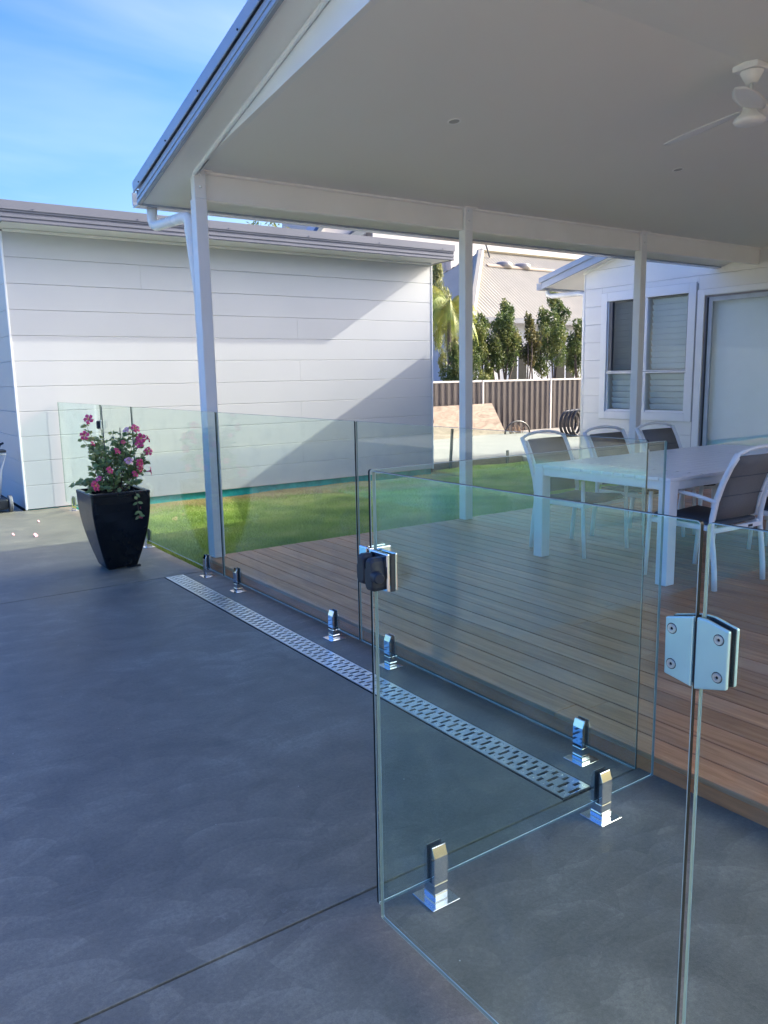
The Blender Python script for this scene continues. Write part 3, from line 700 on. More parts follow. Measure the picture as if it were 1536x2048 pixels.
# sliding door
door = part('sliding_door', MB().box(HX-.024, HX-.001, 6.715, DY1, .0, DZT).box(HX-.024, HX-.001, 1.9, 6.7149, 2.525, DZT), M_TRIM, house, bevel=.003)
part('door_track', MB().box(HX+.0, HX+.035, 6.690, 6.712, .09, 2.52).box(HX+.0, HX+.06, 1.95, 6.689, 2.500, 2.52), simple('grey_track', (.25, .24, .27), .5), door)
part('door_seal', MB().box(HX+.002, HX+.03, 6.672, 6.689, .09, 2.498), M_RUBBER, door)
for a, c in ((5.25, 6.67), (3.8, 5.22), (2.3, 3.77)):
    f = MB().box(HX+.012, HX+.045, c-.06, c, .09, 2.498).box(HX+.012, HX+.045, a, a+.06, .09, 2.498).box(HX+.012, HX+.045, a+.061, c-.061, .09, .15).box(HX+.012, HX+.045, a+.061, c-.061, 2.44, 2.498)
    part('door_frame', f, simple('door_frame_grey', (.45, .50, .55), .35), door, bevel=.003)
    part('door_glass', MB().box(HX+.028, HX+.033, a+.061, c-.061, .151, 2.439), M_PANE, door)
part('roller_blind', MB().box(HX+.10, HX+.104, 2.3, 6.66, .10, 2.55), M_BLIND, door)

# ------------------------------------------------------------------ glass fence
M_PIPED_EDGE = simple('glass_edge_piped_light', (.72, .84, .82), .45, spec=.8, var=.2, scale=14)  # light piped down to the bottom arrises, painted in as a pale colour
def slabglass(name, label, axis, f, a, b, z0, z1, t=.010, loc=None, group=None, parent=None, cr=.007):
    """rounded glass pane; axis = direction of its length ('x' or 'y'), f = plane centre"""
    def outline(ins):
        pts = []; r = cr
        for (cx_, cz_, s) in ((b-r, z0+r, -90), (b-r, z1-r, 0), (a+r, z1-r, 90), (a+r, z0+r, 180)):
            for q in range(5):
                an = R(s+q*22.5); pts.append((cx_+(r-ins)*math.cos(an), cz_+(r-ins)*math.sin(an)))
        return pts
    def P(p, d): return (p[0], f+d, p[1]) if axis == 'x' else (f+d, p[0], p[1])
    ar = .0011
    o0, o1 = outline(ar), outline(0)
    rings = [[P(p, -t/2) for p in o0], [P(p, -t/2+ar) for p in o1], [P(p, t/2-ar) for p in o1], [P(p, t/2) for p in o0]]
    if axis == 'y': rings = rings[::-1]
    m_ = MB(); n = len(o0)
    vs = [v for r in rings for v in r]
    b0 = 0
    m_.v = list(vs)
    for i in range(3):
        for k in range(n):
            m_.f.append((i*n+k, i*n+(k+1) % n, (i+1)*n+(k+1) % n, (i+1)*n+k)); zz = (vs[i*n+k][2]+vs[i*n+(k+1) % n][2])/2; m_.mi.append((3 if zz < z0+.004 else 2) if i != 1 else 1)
    m_.f.append(tuple(range(n-1, -1, -1))); m_.mi.append(0); m_.f.append(tuple(range(3*n, 4*n))); m_.mi.append(0)
    o = part(name, m_, [M_GLASS, M_GEDGE, M_GARRIS, M_PIPED_EDGE], parent, loc=loc)
    bm_ = bmesh.new(); bm_.from_mesh(o.data); bmesh.ops.recalc_face_normals(bm_, faces=bm_.faces); bm_.to_mesh(o.data); bm_.free()
    if label: tag(o, label, 'glass fence' if 'fence' in name else 'glass gate', group)
    return o
GP = 'frameless glass fence panels'
FX = 2.285
gz0, gz1 = .065, 1.272
def gp(axis, f, a, b, label):
    l = ((a+b)/2, f, 0) if axis == 'x' else (f, (a+b)/2, 0)
    return slabglass('glass_fence', label, axis, f, a, b, gz0, gz1, loc=l, group=GP)
gp('y', FX, 1.705, 3.532, 'clear glass panel beside the long drain, nearest the table')
gp('y', FX, 3.548, 5.375, 'clear glass panel in front of the deck corner, between two joints')
gp('y', FX, 5.392, 7.300, 'clear glass panel right behind the black flower pot')
gp('y', FX, 8.315, 10.10, 'farthest glass panel, against the shed corner')
gp('x', 1.645, 1.098, 2.300, 'short return glass panel ending at the black latch')
gp('y', 1.090, -.70, .6975, 'glass panel at the right edge, holding the steel hinge')
gate = slabglass('glass_gate', None, 'y', 1.090, .7083, 1.612, .05, gz1, loc=(1.09, .71, 0))
tag(gate, 'nearest glass gate, between the black latch and the steel hinge', 'glass gate', 'frameless glass gates')
gate2 = slabglass('glass_gate', None, 'y', FX, 7.320, 8.290, .05, gz1, loc=(FX, 7.31, 0))
tag(gate2, 'far glass gate seen behind the pink flowers', 'glass gate', 'frameless glass gates')

# ------------------------------------------------------------------ spigots (glass clamps): slot along local Y
def make_spigot(label, loc, rotz):
    t = thing('spigot', label, 'glass clamp', loc, rotz, 'polished steel spigots holding the glass')
    part('base_plate', MB().box(-.05, .05, -.05, .05, .001, .0050), M_PLATE, t, local=True, bevel=.001)
    part('collar', MB().box(-.0255, .0255, -.0255, .0255, .0048, .030), M_CHROME, t, local=True, bevel=.004, seg=2)
    b = MB().box(-.025, .025, -.025, .025, .0305, .060)
    for s in (-1, 1):
        poly = [(s*.010, .0601), (s*.025, .0601), (s*.025, .142), (s*.014, .172), (s*.010, .172)]
        b.prism(poly, -.025, .025, 'y')
    part('clamp_body', b, M_CHROME, t, local=True, bevel=.002, seg=2)
    g = MB()
    for s in (-1, 1): g.box(min(s*.0063, s*.0098), max(s*.0063, s*.0098), -.0255, .0255, .0605, .1715)
    part('rubber_gasket', g, M_RUBBER, t, local=True)
    return t
sp0 = make_spigot('spigot under the glass nearest the end of the long drain grate', (FX, 1.962, 0), 0)
for (y, lb) in ((3.255, 'spigot under the glass seen just right of the black latch, beside the drain'),
                (3.823, 'spigot left of the gate edge, middle of the fence beside the drain'),
                (5.143, 'spigot just right of the first white post, at the short drain grate'),
                (5.700, 'spigot at the foot of the first white post'),
                (7.080, 'spigot half hidden behind the right side of the black pot'),
                (9.75, 'farthest spigot, by the shed wall left of the pot')):
    copy_thing(sp0, (FX, y, 0), lb, group='polished steel spigots holding the glass')
for (x, lb) in ((2.022, 'spigot of the short return panel near the deck edge'), (1.302, 'nearest spigot, low in front under the return panel')):
    copy_thing(sp0, (x, 1.645, 0), lb, R(90))

# ------------------------------------------------------------------ hinge and latch on the near gate
def disc(mb, c, r, d, n=16, ax=(-1, 0, 0)):
    c = Vector(c); mb.tube([c, c+Vector(ax)*d], r, n)
def make_hinge(zc, label):
    h = bpy.data.objects.new('hinge', None); C.objects.link(h); h.parent = gate; h.location = Vector((1.09, .703, zc))-gate.location
    def P(pts, x0, x1, nm, mat, bev):
        part(nm, MB().prism([(y, z+zc) for y, z in pts], x0, x1, 'x'), mat, h, bevel=bev, seg=2)
    L_ = [(.7055, .0587), (.7560, .0465), (.7550, -.0480), (.7055, -.0568)]
    R_ = [(.7000, .0588), (.6845, .0585), (.6455, .0485), (.6455, -.0443), (.7000, -.0587)]
    for (x0, x1) in ((1.0748, 1.0820), (1.0980, 1.1052)):
        P(L_, x0, x1, 'hinge_plate', M_HINGE, .0018); P(R_, x0, x1, 'hinge_plate', M_HINGE, .0018)
    for pts in (L_, R_):
        cy_ = sum(p[0] for p in pts)/len(pts); sh = [(cy_+(p[0]-cy_)*.97, p[1]*.985) for p in pts]
        P(sh, 1.0823, 1.0848, 'rubber_pad', M_RUBBER, 0); P(sh, 1.0952, 1.0977, 'rubber_pad', M_RUBBER, 0)
    part('hinge_barrel', MB().box(1.079, 1.101, .7003, .7052, zc-.05, zc+.05), M_RUBBER, h)
    for (y, z) in ((.7434, .030), (.7423, -.029), (.6612, .0322), (.6609, -.0278)):
        s = MB(); n = 18; c = 0
        ring = lambda r, x: [(x, y+r*math.cos(2*math.pi*k/n), zc+z+r*math.sin(2*math.pi*k/n)) for k in range(n)]
        s.rings([ring(.0078, 1.0747), ring(.0072, 1.0730), ring(.0032, 1.0730), ring(.0030, 1.0744)], False, True)
        o = part('screw', s, M_STEEL, h)
        part('hex_socket', MB().add([(1.07435, y+.0026*math.cos(k*math.pi/3), zc+z+.0026*math.sin(k*math.pi/3)) for k in range(6)], [tuple(range(6))]), M_DARK, h)
        part('screw_ring', MB().rings([ring(.0090, 1.07465), ring(.0079, 1.07455)], False, False), M_DARK, h)
    return h
make_hinge(1.0635, 'satin steel glass hinge with four screws at the right of the gate')
make_hinge(.235, 'lower steel hinge of the same gate, near the ground')

lt = thing('gate_latch', 'black knobbed latch on square steel plates at the gate edge', 'latch', (1.08, 1.62, 1.03))
zc = 1.030
# clamp on the return panel's end (plates either side of that glass, facing -Y/+Y)
part('steel_plate', MB().box(1.078, 1.150, 1.626, 1.6385, zc-.048, zc+.045), M_CHROME, lt, bevel=.003, seg=2)
part('steel_plate', MB().box(1.078, 1.150, 1.6515, 1.664, zc-.048, zc+.045), M_CHROME, lt, bevel=.003, seg=2)
part('steel_plate', MB().box(1.0705, 1.0775, 1.622, 1.658, zc-.046, zc+.050), M_CHROME, lt, bevel=.003, seg=2)
# clamp on the gate
part('steel_plate', MB().box(1.0735, 1.0830, 1.537, 1.617, zc-.050, zc+.046), M_CHROME, lt, bevel=.003, seg=2)
part('steel_plate', MB().box(1.0975, 1.106, 1.537, 1.617, zc-.050, zc+.046), M_CHROME, lt, bevel=.003, seg=2)
part('rubber_pad', MB().box(1.0832, 1.0973, 1.5365, 1.5375, zc-.049, zc+.045), M_RUBBER, lt)
def latch_half(y0, y1, zs_, x0, x1):
    # zs_: outline heights from the bottom up; a waisted block, wider in the middle
    ym = (y0+y1)/2; hy = (y1-y0)/2
    zb, zt = zs_; H = zt-zb
    base = [(-.62, 0), (.62, 0), (.95, .14), (1.0, .38), (1.0, .62), (.72, .74), (.66, .93), (.45, 1), (-.45, 1), (-.72, .9), (-.85, .7), (-1.0, .52), (-1.0, .3), (-.92, .12)]
    def ring(s_, x): return [(x, ym+p[0]*hy*s_, zb+H/2+(p[1]-.5)*H*s_) for p in base]
    m_ = MB(); m_.rings([ring(1, x1), ring(1, x0+.010), ring(.93, x0+.003), ring(.80, x0)], True, True); return m_
part('latch_body', latch_half(1.588, 1.624, (zc-.036, zc+.040), 1.039, 1.0700), M_LATCH, lt, bevel=.0015, seg=2)
part('latch_body', latch_half(1.546, 1.584, (zc-.046, zc+.036), 1.036, 1.0732), M_LATCH, lt, bevel=.0015, seg=2)
kb = MB(); c = Vector((1.048, 1.552, zc-.007)); kb.tube([c, c+Vector((-.006, -.026, 0)), c+Vector((-.007, -.030, 0))], [.0150, .0140, .011], 18)
part('release_knob', kb, M_LATCH, lt, smooth=False)
# small latch on the far gate
l2 = thing('gate_latch', 'small grey latch on the far gate behind the flowers', 'latch', (FX, 8.302, 1.07))
part('steel_plate', MB().box(FX-.02, FX-.0065, 8.27, 8.335, 1.02, 1.12), M_STEEL, l2, bevel=.004)
part('latch_body', MB().box(FX-.05, FX-.021, 8.285, 8.325, 1.03, 1.112), M_LATCH, l2, bevel=.01, seg=2)

# ------------------------------------------------------------------ plant pot
pot = thing('plant_pot', 'tall square glazed black pot, narrow at the foot, holding the pink flowering plant', 'plant pot', (1.84, 6.515, 0))
def sq(h, z, r=.03, ins=0):
    pts = []; h -= ins; r = max(.004, r-ins)
    for (sx, sy, a0) in ((1, 1, 0), (-1, 1, 90), (-1, -1, 180), (1, -1, 270)):
        for q in range(4):
            an = R(a0+q*30); pts.append((1.84+sx*(h-r)+r*math.cos(an), 6.515+sy*(h-r)+r*math.sin(an), z))
    return pts
pf = [(.120, .012), (.127, .02), (.142, .07), (.160, .13), (.178, .20), (.195, .27), (.209, .34), (.220, .41), (.2275, .48), (.2315, .55), (.232, .608), (.235, .612), (.235, .632)]
rings = [sq(h, z, .02) for h, z in pf]+[sq(.228, .637, .02), sq(.206, .637, .02), sq(.203, .628, .02), sq(.195, .54, .02)]
part('pot_shell', MB().rings(rings, True, False), M_POT, pot, smooth=False, bevel=.002)
part('soil', MB().rings([sq(.197, .575, .02), sq(.10, .60, .02)], False, True), M_SOIL, pot)
part('pot_foot', MB().box(1.73, 1.80, 6.40, 6.46, .001, .013), M_DARK, pot, bevel=.003)
part('pot_foot', MB().box(1.88, 1.99, 6.39, 6.43, .001, .011), M_DARK, pot, bevel=.003)

pl = thing('mandevilla_plant', 'pink trumpet flowered mandevilla growing in the black pot', 'plant', (1.84, 6.515, .59))
rp_ = random.Random(5)
stems = MB(); LEAF = MB()
def leaf(mb, p, d, n, L=.045, w=.018, fold=.25):
    d = Vector(d).normalized(); n = Vector(n); s = d.cross(n)
    if s.length < 1e-3: s = d.cross(Vector((1, 0, .3)))
    s.normalize(); n = s.cross(d)
    p = Vector(p); b = len(mb.v)
    mb.add([p, p+d*L*.35+s*w+n*w*fold, p+d*L*.75+s*w*.8+n*w*fold, p+d*L-n*L*.1, p+d*L*.75-s*w*.8+n*w*fold, p+d*L*.35-s*w+n*w*fold, p+d*L*.55],
           [(0, 1, 6), (1, 2, 6), (2, 3, 6), (3, 4, 6), (4, 5, 6), (5, 0, 6)])
targets = [(1.67, 6.50, 1.16), (1.63, 6.50, 1.05), (1.73, 6.55, 1.04), (1.76, 6.48, .98), (1.80, 6.6, 1.05), (1.88, 6.52, 1.09), (1.93, 6.45, 1.07), (2.02, 6.5, 1.12), (2.06, 6.5, 1.06), (2.10, 6.52, 1.0), (2.12, 6.45, .92),
           (2.13, 6.5, .84), (2.10, 6.55, .74), (2.05, 6.40, .78), (1.98, 6.45, .92), (1.94, 6.42, .83), (1.60, 6.45, .73), (1.55, 6.48, .70), (1.68, 6.45, .84), (1.72, 6.6, .90), (1.83, 6.40, .78), (1.86, 6.6, .95), (1.78, 6.42, .88), (1.95, 6.6, 1.0), (2.0, 6.36, .70), (1.64, 6.38, .66),
           (1.90, 6.5, .99), (1.99, 6.55, 1.03), (1.70, 6.46, .95), (2.07, 6.43, .87)]
for ti, tg in enumerate(targets):
    tg = Vector(tg); st = Vector((1.84+rp_.uniform(-.10, .10), 6.515+rp_.uniform(-.08, .08), .59))
    mid = st.lerp(tg, .45)+Vector((rp_.uniform(-.03, .03), rp_.uniform(-.03, .03), .07))
    pts = []
    for q in range(10):
        t_ = q/9; p = st*(1-t_)**2+mid*2*t_*(1-t_)+tg*t_*t_
        p += Vector((math.sin(q*2.1+ti)*.006, math.cos(q*1.7+ti)*.006, 0)); pts.append(p)
    stems.tube(pts, [.0042*(1-.65*q/9) for q in range(10)], 5)
    for q in range(2, 10):
        for s_ in range(6 if q > 4 else 2):
            an = rp_.uniform(0, 6.28); d = Vector((math.cos(an), math.sin(an), rp_.uniform(-.3, .7)))
            leaf(LEAF, pts[q]+d*.004, d, (rp_.uniform(-.8, .5), rp_.uniform(-1.2, -.1), rp_.uniform(.1, .9)), rp_.uniform(.030, .062), rp_.uniform(.010, .0185))
# the trailing shoot over the front of the pot
tr_ = [Vector(p) for p in ((1.93, 6.38, .62), (1.945, 6.30, .655), (1.95, 6.265, .62), (1.955, 6.262, .55), (1.96, 6.262, .48), (1.965, 6.265, .44))]
stems.tube(tr_, .0022, 5)
for q in (2, 3, 3, 4, 4, 4, 5, 5):
    an = rp_.uniform(0, 6.28); leaf(LEAF, tr_[q], (math.cos(an), -.2, -.5+.5*math.sin(an)), (0, -1, .2), .045, .011)
stems.tube([(1.99, 6.38, .62), (2.02, 6.28, .66), (2.06, 6.27, .58), (2.10, 6.28, .55)], .0015, 4)
part('stems', stems, M_STEM, pl, smooth=True)
part('foliage', LEAF, M_FOLP, pl)['kind'] = 'stuff'
part('support_stake', MB().tube([(1.80, 6.50, .58), (1.793, 6.49, 1.31)], .004, 6), M_SCREEN, pl)
part('support_stake', MB().tube([(1.91, 6.5, .58), (1.928, 6.49, 1.135)], .004, 6), M_SCREEN, pl)
part('yellow_leaf', MB().tube([(1.945, 6.262, .585), (1.945, 6.258, .587)], .014, 12), M_DROP, pl)
def flower(name, p, nrm, r, mat, parent, twist=0):
    nrm = Vector(nrm).normalized(); u = nrm.cross(Vector((0, 0, 1)))
    if u.length < .01: u = Vector((1, 0, 0))
    u.normalize(); w = nrm.cross(u); p = Vector(p); m_ = MB()
    m_.tube([p-nrm*r*1.1, p-nrm*r*.45, p], [r*.08, r*.16, r*.26], 6, close=False)
    for k in range(5):
        a = 2*math.pi*k/5+twist; a2 = a+.62; a0 = a-.45
        D_ = lambda an, rr, h: p+(u*math.cos(an)+w*math.sin(an))*rr+nrm*h
        m_.add([D_(a0, r*.25, 0), D_(a0-.05, r*.75, r*.12), D_(a, r*1.02, r*.02), D_(a2, r*1.0, -r*.12), D_(a2, r*.62, r*.10), D_(a2, r*.25, 0), D_(a, r*.6, r*.16)],
               [(0, 1, 6), (1, 2, 6), (2, 3, 6), (3, 4, 6), (4, 5, 6), (5, 0, 6)])
    o = part(name, m_, mat, parent)
    part('throat', MB().tube([p-nrm*.001, p+nrm*.003], r*.17, 7), M_YEL, o)
    return o
rfl = random.Random(8)
fl = [((1.675, 6.44, 1.215), (-.1, -1, .3), .036, 0), ((1.635, 6.44, 1.09), (-.6, -.8, .1), .034, 0), ((1.70, 6.46, 1.02), (.2, -1, .5), .022, 0), ((2.035, 6.43, 1.125), (.3, -.9, .4), .037, 0), ((1.96, 6.44, 1.115), (-.3, -.6, .8), .030, 1),
      ((2.07, 6.42, 1.045), (.1, -1, .1), .038, 0), ((2.13, 6.43, 1.04), (.9, -.4, .3), .035, 0), ((2.05, 6.41, 1.00), (.1, -1, -.1), .034, 0), ((2.125, 6.42, .935), (.7, -.7, .1), .034, 0), ((1.87, 6.40, .955), (.3, -.8, .4), .030, 0),
      ((1.945, 6.37, .875), (-.1, -1, .3), .034, 1), ((2.03, 6.37, .85), (.2, -1, .2), .034, 0), ((2.035, 6.36, .80), (.2, -1, -.2), .032, 0), ((1.985, 6.36, .765), (-.2, -1, .3), .028, 0), ((2.125, 6.40, .775), (.9, -.5, .1), .032, 0),
      ((1.79, 6.37, .81), (0, -1, .2), .030, 0), ((1.69, 6.34, .755), (-.2, -.8, .5), .025, 0), ((1.66, 6.33, .70), (-.1, -1, .2), .042, 0), ((1.965, 6.262, .425), (.1, -.3, -1), .022, 0), ((1.99, 6.29, .50), (.5, -.6, -.6), .012, 0), ((1.93, 6.44, 1.02), (0, -1, .5), .018, 0)]
for i, (p, n, r, k) in enumerate(fl): flower('flower', p, (n[0]+rfl.uniform(-.7, .7), n[1]+rfl.uniform(0, .35), n[2]+rfl.uniform(-.3, .6)), r*1.12, (M_PINK2 if k else M_PINK), pl, i*.7)
for (x, y, lb) in ((1.77, 9.16, 'small fallen pink flower nearest the shed wall'), (1.57, 8.32, 'larger fallen pink flower on the concrete left of the pot'), (1.40, 8.53, 'small fallen pink petal, leftmost of the three on the concrete')):
    o = flower('fallen_flower', (x, y, .014), (.5, -.5, .5), .028 if 'larger' in lb else .017, M_PINK2, None, x)
    tag(o, lb, 'fallen flower', 'pink flowers dropped on the concrete')

# ------------------------------------------------------------------ dining table
tb = thing('dining_table', 'long white slatted outdoor dining table on square legs', 'table', (5.71, 3.77, DZ))
TX0, TX1, TY0, TY1, TT = 4.470, 6.95, 3.150, 4.385, .810
ns = 13; sw = (TY1-TY0)/ns
src = None
for i in range(ns):
    yc = TY0+(i+.5)*sw
    if src is None:
        src = part('slat', MB().box(-(TX1-TX0)/2, (TX1-TX0)/2, -sw/2+.0032, sw/2-.0032, -.024, 0), M_ALU_T, tb, bevel=.0025, local=True)
        src.location = Vector(((TX0+TX1)/2, yc, TT))-tb.location
    else: piece(src, 'slat', ((TX0+TX1)/2, yc, TT), tb)
ap = .022
part('apron', MB().box(TX0+ap, TX0+ap+.03, TY0+.09, TY1-.09, TT-.085, TT-.0245).box(TX1-ap-.03, TX1-ap, TY0+.09, TY1-.09, TT-.085, TT-.0245)
     .box(TX0+.095, TX1-.095, TY0+ap, TY0+ap+.03, TT-.085, TT-.0245).box(TX0+.095, TX1-.095, TY1-ap-.03, TY1-ap, TT-.085, TT-.0245), M_ALU_W, tb, bevel=.002)
for x in (TX0+.005, TX1-.093):
    for y in (TY0+.006, TY1-.094):
        part('leg', MB().box(x, x+.088, y, y+.088, DZ+.002, TT-.025), M_ALU_W, tb, bevel=.003)

# ------------------------------------------------------------------ chairs (local: x across, +y = facing front, origin on deck at centre)
def make_chair(label, loc, rotz):
    t = thing('patio_chair', label, 'chair', loc, rotz, 'white framed grey sling chairs round the table')
    hw = .262
    side = []
    for s in (-1, 1):
        x = s*hw
        rear = [(x, -.27, 0), (x, -.262, .12), (x, -.245, .26), (x, -.225, .38), (x, -.225, .47), (x, -.245, .58), (x, -.285, .70), (x, -.335, .81), (x, -.385, .905)]
        part('rear_upright', MB().tube(rear, [.0165]*len(rear), 10, 1.15), M_ALU_W, t, local=True, smooth=True)
        fr = [(x+s*.012, .285, 0), (x+s*.012, .272, .2), (x+s*.012, .262, .40), (x+s*.012, .258, .60)]
        part('leg', MB().tube(fr, .0155, 10), M_ALU_W, t, local=True, smooth=True)
        arm = [(x+s*.004, -.252, .585), (x+s*.01, -.1, .615), (x+s*.014, .08, .628), (x+s*.014, .22, .632), (x+s*.013, .30, .625)]
        part('armrest', MB().tube(arm, .0165, 10, .8), M_ALU_W, t, local=True, smooth=True)
        inner = [(x-s*.035, -.215, .46), (x-s*.035, -.236, .58), (x-s*.035, -.276, .70), (x-s*.035, -.326, .81), (x-s*.035, -.366, .875)]
        part('sling_rail', MB().tube(inner, .011, 8), M_ALU_W, t, local=True, smooth=True)
        part('side_rail', MB().box(min(x, x-s*.03), max(x, x-s*.03), -.225, .265, .385, .420), M_ALU_W, t, local=True, bevel=.004)
    # arched top rail
    tp = [(-hw, -.383, .898), (-.18, -.392, .925), (-.08, -.396, .938), (0, -.397, .941), (.08, -.396, .938), (.18, -.392, .925), (hw, -.383, .898)]
    part('top_rail', MB().tube(tp, .0125, 8), M_ALU_W, t, local=True, smooth=True)
    part('crossbar', MB().box(-hw+.01, hw-.01, -.245, -.215, .375, .405), M_ALU_W, t, local=True, bevel=.004)
    part('crossbar', MB().box(-hw+.01, hw-.01, .235, .262, .385, .415), M_ALU_W, t, local=True, bevel=.004)
    part('maker_tag', MB().box(.10, .15, -.2462, -.2455, .382, .398), M_RUBBER, t, local=True)
    pts = [(-.215, .455), (-.236, .58), (-.276, .70), (-.326, .81), (-.368, .885)]
    b = MB(); xw = hw-.045
    for th, off in ((0, 0),):
        vs = []
        for (y, z) in pts:
            vs += [(-xw, y+.006, z), (0, y-.010, z), (xw, y+.006, z)]
        n = len(pts)
        fs = [(i*3+j, i*3+j+1, (i+1)*3+j+1, (i+1)*3+j) for i in range(n-1) for j in range(2)]
        b.add(vs, fs)
    o = part('back_sling', b, M_SLING, t, local=True, smooth=True)
    so_ = o.modifiers.new('thick', 'SOLIDIFY'); so_.thickness = .005
    sm = MB()
    for (y, z) in ((-.246, .615), (-.296, .745)): sm.box(-xw, xw, y-.012, y-.006, z-.002, z+.002).box(-xw, xw, y+.004, y+.010, z-.002, z+.002)
    part('seam', sm, M_SEATF, t, local=True)
    ss = MB(); prof = [(-.21, .425), (-.10, .418), (.05, .422), (.18, .438), (.245, .440), (.268, .425)]
    vs = []
    for (y, z) in prof: vs += [(-xw-.01, y, z+.004), (0, y, z-.008), (xw+.01, y, z+.004)]
    ss.add(vs, [(i*3+j, i*3+j+1, (i+1)*3+j+1, (i+1)*3+j) for i in range(len(prof)-1) for j in range(2)])
    o = part('seat', ss, M_SEATF, t, local=True, smooth=True)
    so_ = o.modifiers.new('thick', 'SOLIDIFY'); so_.thickness = .022; so_.offset = 0
    return t
CG = 'white framed grey sling chairs round the table'
ch = make_chair('grey sling chair with its back to the fence, nearest on this side of the table', (4.905, 3.155, DZ), R(-3))
copy_thing(ch, (5.70, 3.16, DZ), 'second chair on the near side of the table, half cut by the picture edge', R(2), CG)
copy_thing(ch, (6.45, 3.15, DZ), 'third chair on the near side of the table, mostly hidden', R(0), CG)
copy_thing(ch, (4.965, 4.36, DZ), 'chair on the far side of the table at its left corner', R(183), CG)
copy_thing(ch, (5.71, 4.35, DZ), 'middle chair on the far side of the table', R(181), CG)
copy_thing(ch, (6.43, 4.35, DZ), 'far side chair right of the third post, under the window', R(179), CG)
copy_thing(ch, (7.02, 3.80, DZ), 'chair at the far end of the table', R(90), CG)

# ------------------------------------------------------------------ ceiling fan and downlights
fan = thing('ceiling_fan', 'white three bladed ceiling fan hanging from the patio ridge', 'ceiling fan', (5.06, 3.10, 3.06))
part('mounting_block', MB().prism([(3.10-.085, 3.368), (3.10+.085, 3.368), (3.10+.085, 3.402), (3.10, 3.412), (3.10-.085, 3.402)], 4.975, 5.145), M_FAN, fan, bevel=.004)
def lathe(c, prof, n=24):
    return [[(c[0]+r*math.cos(2*math.pi*k/n), c[1]+r*math.sin(2*math.pi*k/n), z) for k in range(n)] for r, z in prof]
part('canopy', MB().rings(lathe((5.06, 3.10), [(.022, 3.297), (.034, 3.295), (.052, 3.325), (.070, 3.362), (.071, 3.367)])), M_FAN, fan, smooth=True)
part('rod', MB().tube([(5.06, 3.10, 3.12), (5.06, 3.10, 3.30)], .011, 10), M_FAN, fan, smooth=True)
part('motor', MB().rings(lathe((5.06, 3.10), [(.02, 3.19), (.04, 3.17), (.055, 3.12), (.095, 3.085), (.098, 3.072), (.085, 3.058), (.05, 3.05), (.01, 3.048)])), M_FAN, fan, smooth=True)
for k, a in enumerate((91, 211, 331)):
    m_ = MB(); rr = []
    ns_ = 14
    for i in range(ns_+1):
        t_ = i/ns_; r = .05+.60*t_
        sweep = -.06*t_*t_+.01
        chord = (.072+.022*math.sin(math.pi*min(1, t_*1.1)))*(1-t_**6*.55); tw = -R(13-8*t_)
        z = 3.105+.035*(1-t_)**2-.015*t_
        ring = []
        for q in range(8):
            an = 2*math.pi*q/8; u_ = math.cos(an)*chord; v_ = math.sin(an)*.0045
            ring.append((r, sweep+u_*math.cos(tw)-v_*math.sin(tw), z+u_*math.sin(tw)+v_*math.cos(tw)))
        rr.append(ring)
    Mz = Matrix.Translation((5.06, 3.10, 0)) @ Matrix.Rotation(R(a), 4, 'Z')
    rr = [[tuple(Mz @ Vector(v)) for v in ring] for ring in rr]
    part('blade', m_.rings(rr), M_FAN, fan, smooth=True)
for (x, lb) in ((3.782, 'round recessed downlight in the ceiling nearer the first post'), (6.314, 'round recessed downlight beyond the fan blade tip')):
    y = 4.509; zc_ = 3.073+(5.766-y)*.1272
    d = thing('downlight', lb, 'ceiling light', (x, y, zc_), group='recessed downlights in the patio ceiling')
    tilt = Matrix.Translation((x, y, zc_)) @ Matrix.Rotation(math.atan(-.1272), 4, 'X')
    def rg(r, z, n=28): return [tuple(tilt @ Vector((r*math.cos(2*math.pi*k/n), r*math.sin(2*math.pi*k/n), z))) for k in range(n)]
    part('trim_ring', MB().rings([rg(.050, -.0005), rg(.049, -.005), rg(.040, -.006), rg(.036, -.001)], False, False), M_FAN, d, smooth=True)
    part('lens', MB().add(rg(.036, -.0015), [tuple(range(27, -1, -1))]), simple('unlit_lens', (.42, .42, .41), .4), d)

# ------------------------------------------------------------------ timber edging, stakes, plywood, pipe
tag(part('timber_edging', MB().box(8.06, 10.10, 10.19, 10.26, -.06, .075), M_TIMBER, bevel=.004, loc=(9, 10.2, 0)), 'low brown timber edging between lawn and pale driveway', 'timber edging')
def stake(x, y, z, h, lean, lb):
    m_ = Matrix.Translation((x, y, z)) @ Matrix.Rotation(lean, 4, 'Y')
    tag(part('stake', MB().box(-.022, .022, -.016, .016, 0, h, m_), M_STAKE, bevel=.003, loc=(x, y, z)), lb, 'stake', 'stakes along the lawn edge')
stake(8.42, 10.17, -.05, .68, R(4), 'tall leaning stake at the end of the shed')
stake(9.72, 10.17, -.05, .24, 0, 'short stake holding the timber edging')
stake(6.15, 10.02, -.06, .18, R(8), 'stubby stake in the dry grass at the shed foot') if False else None
ply = MB()
Mp = Matrix.Translation((12.75, 14.55, .05)) @ Matrix.Rotation(R(-24), 4, 'X')
ply.add([Mp @ Vector(v) for v in ((-1.05, 0, 0), (1.10, 0, 0), (.93, 0, .82), (-1.05, 0, .80), (-1.05, .018, 0), (1.10, .018, 0), (.93, .018, .82), (-1.05, .018, .80))],
        [(0, 1, 2, 3), (7, 6, 5, 4), (0, 4, 5, 1), (3, 2, 6, 7), (0, 3, 7, 4), (1, 5, 6, 2)])
tag(part('plywood_sheet', ply, M_PLY, loc=(12.75, 14.55, .05)), 'stained plywood sheet leaning on the brown fence', 'plywood')
Mp2 = Matrix.Translation((12.35, 14.3, .05)) @ Matrix.Rotation(R(-26), 4, 'X')
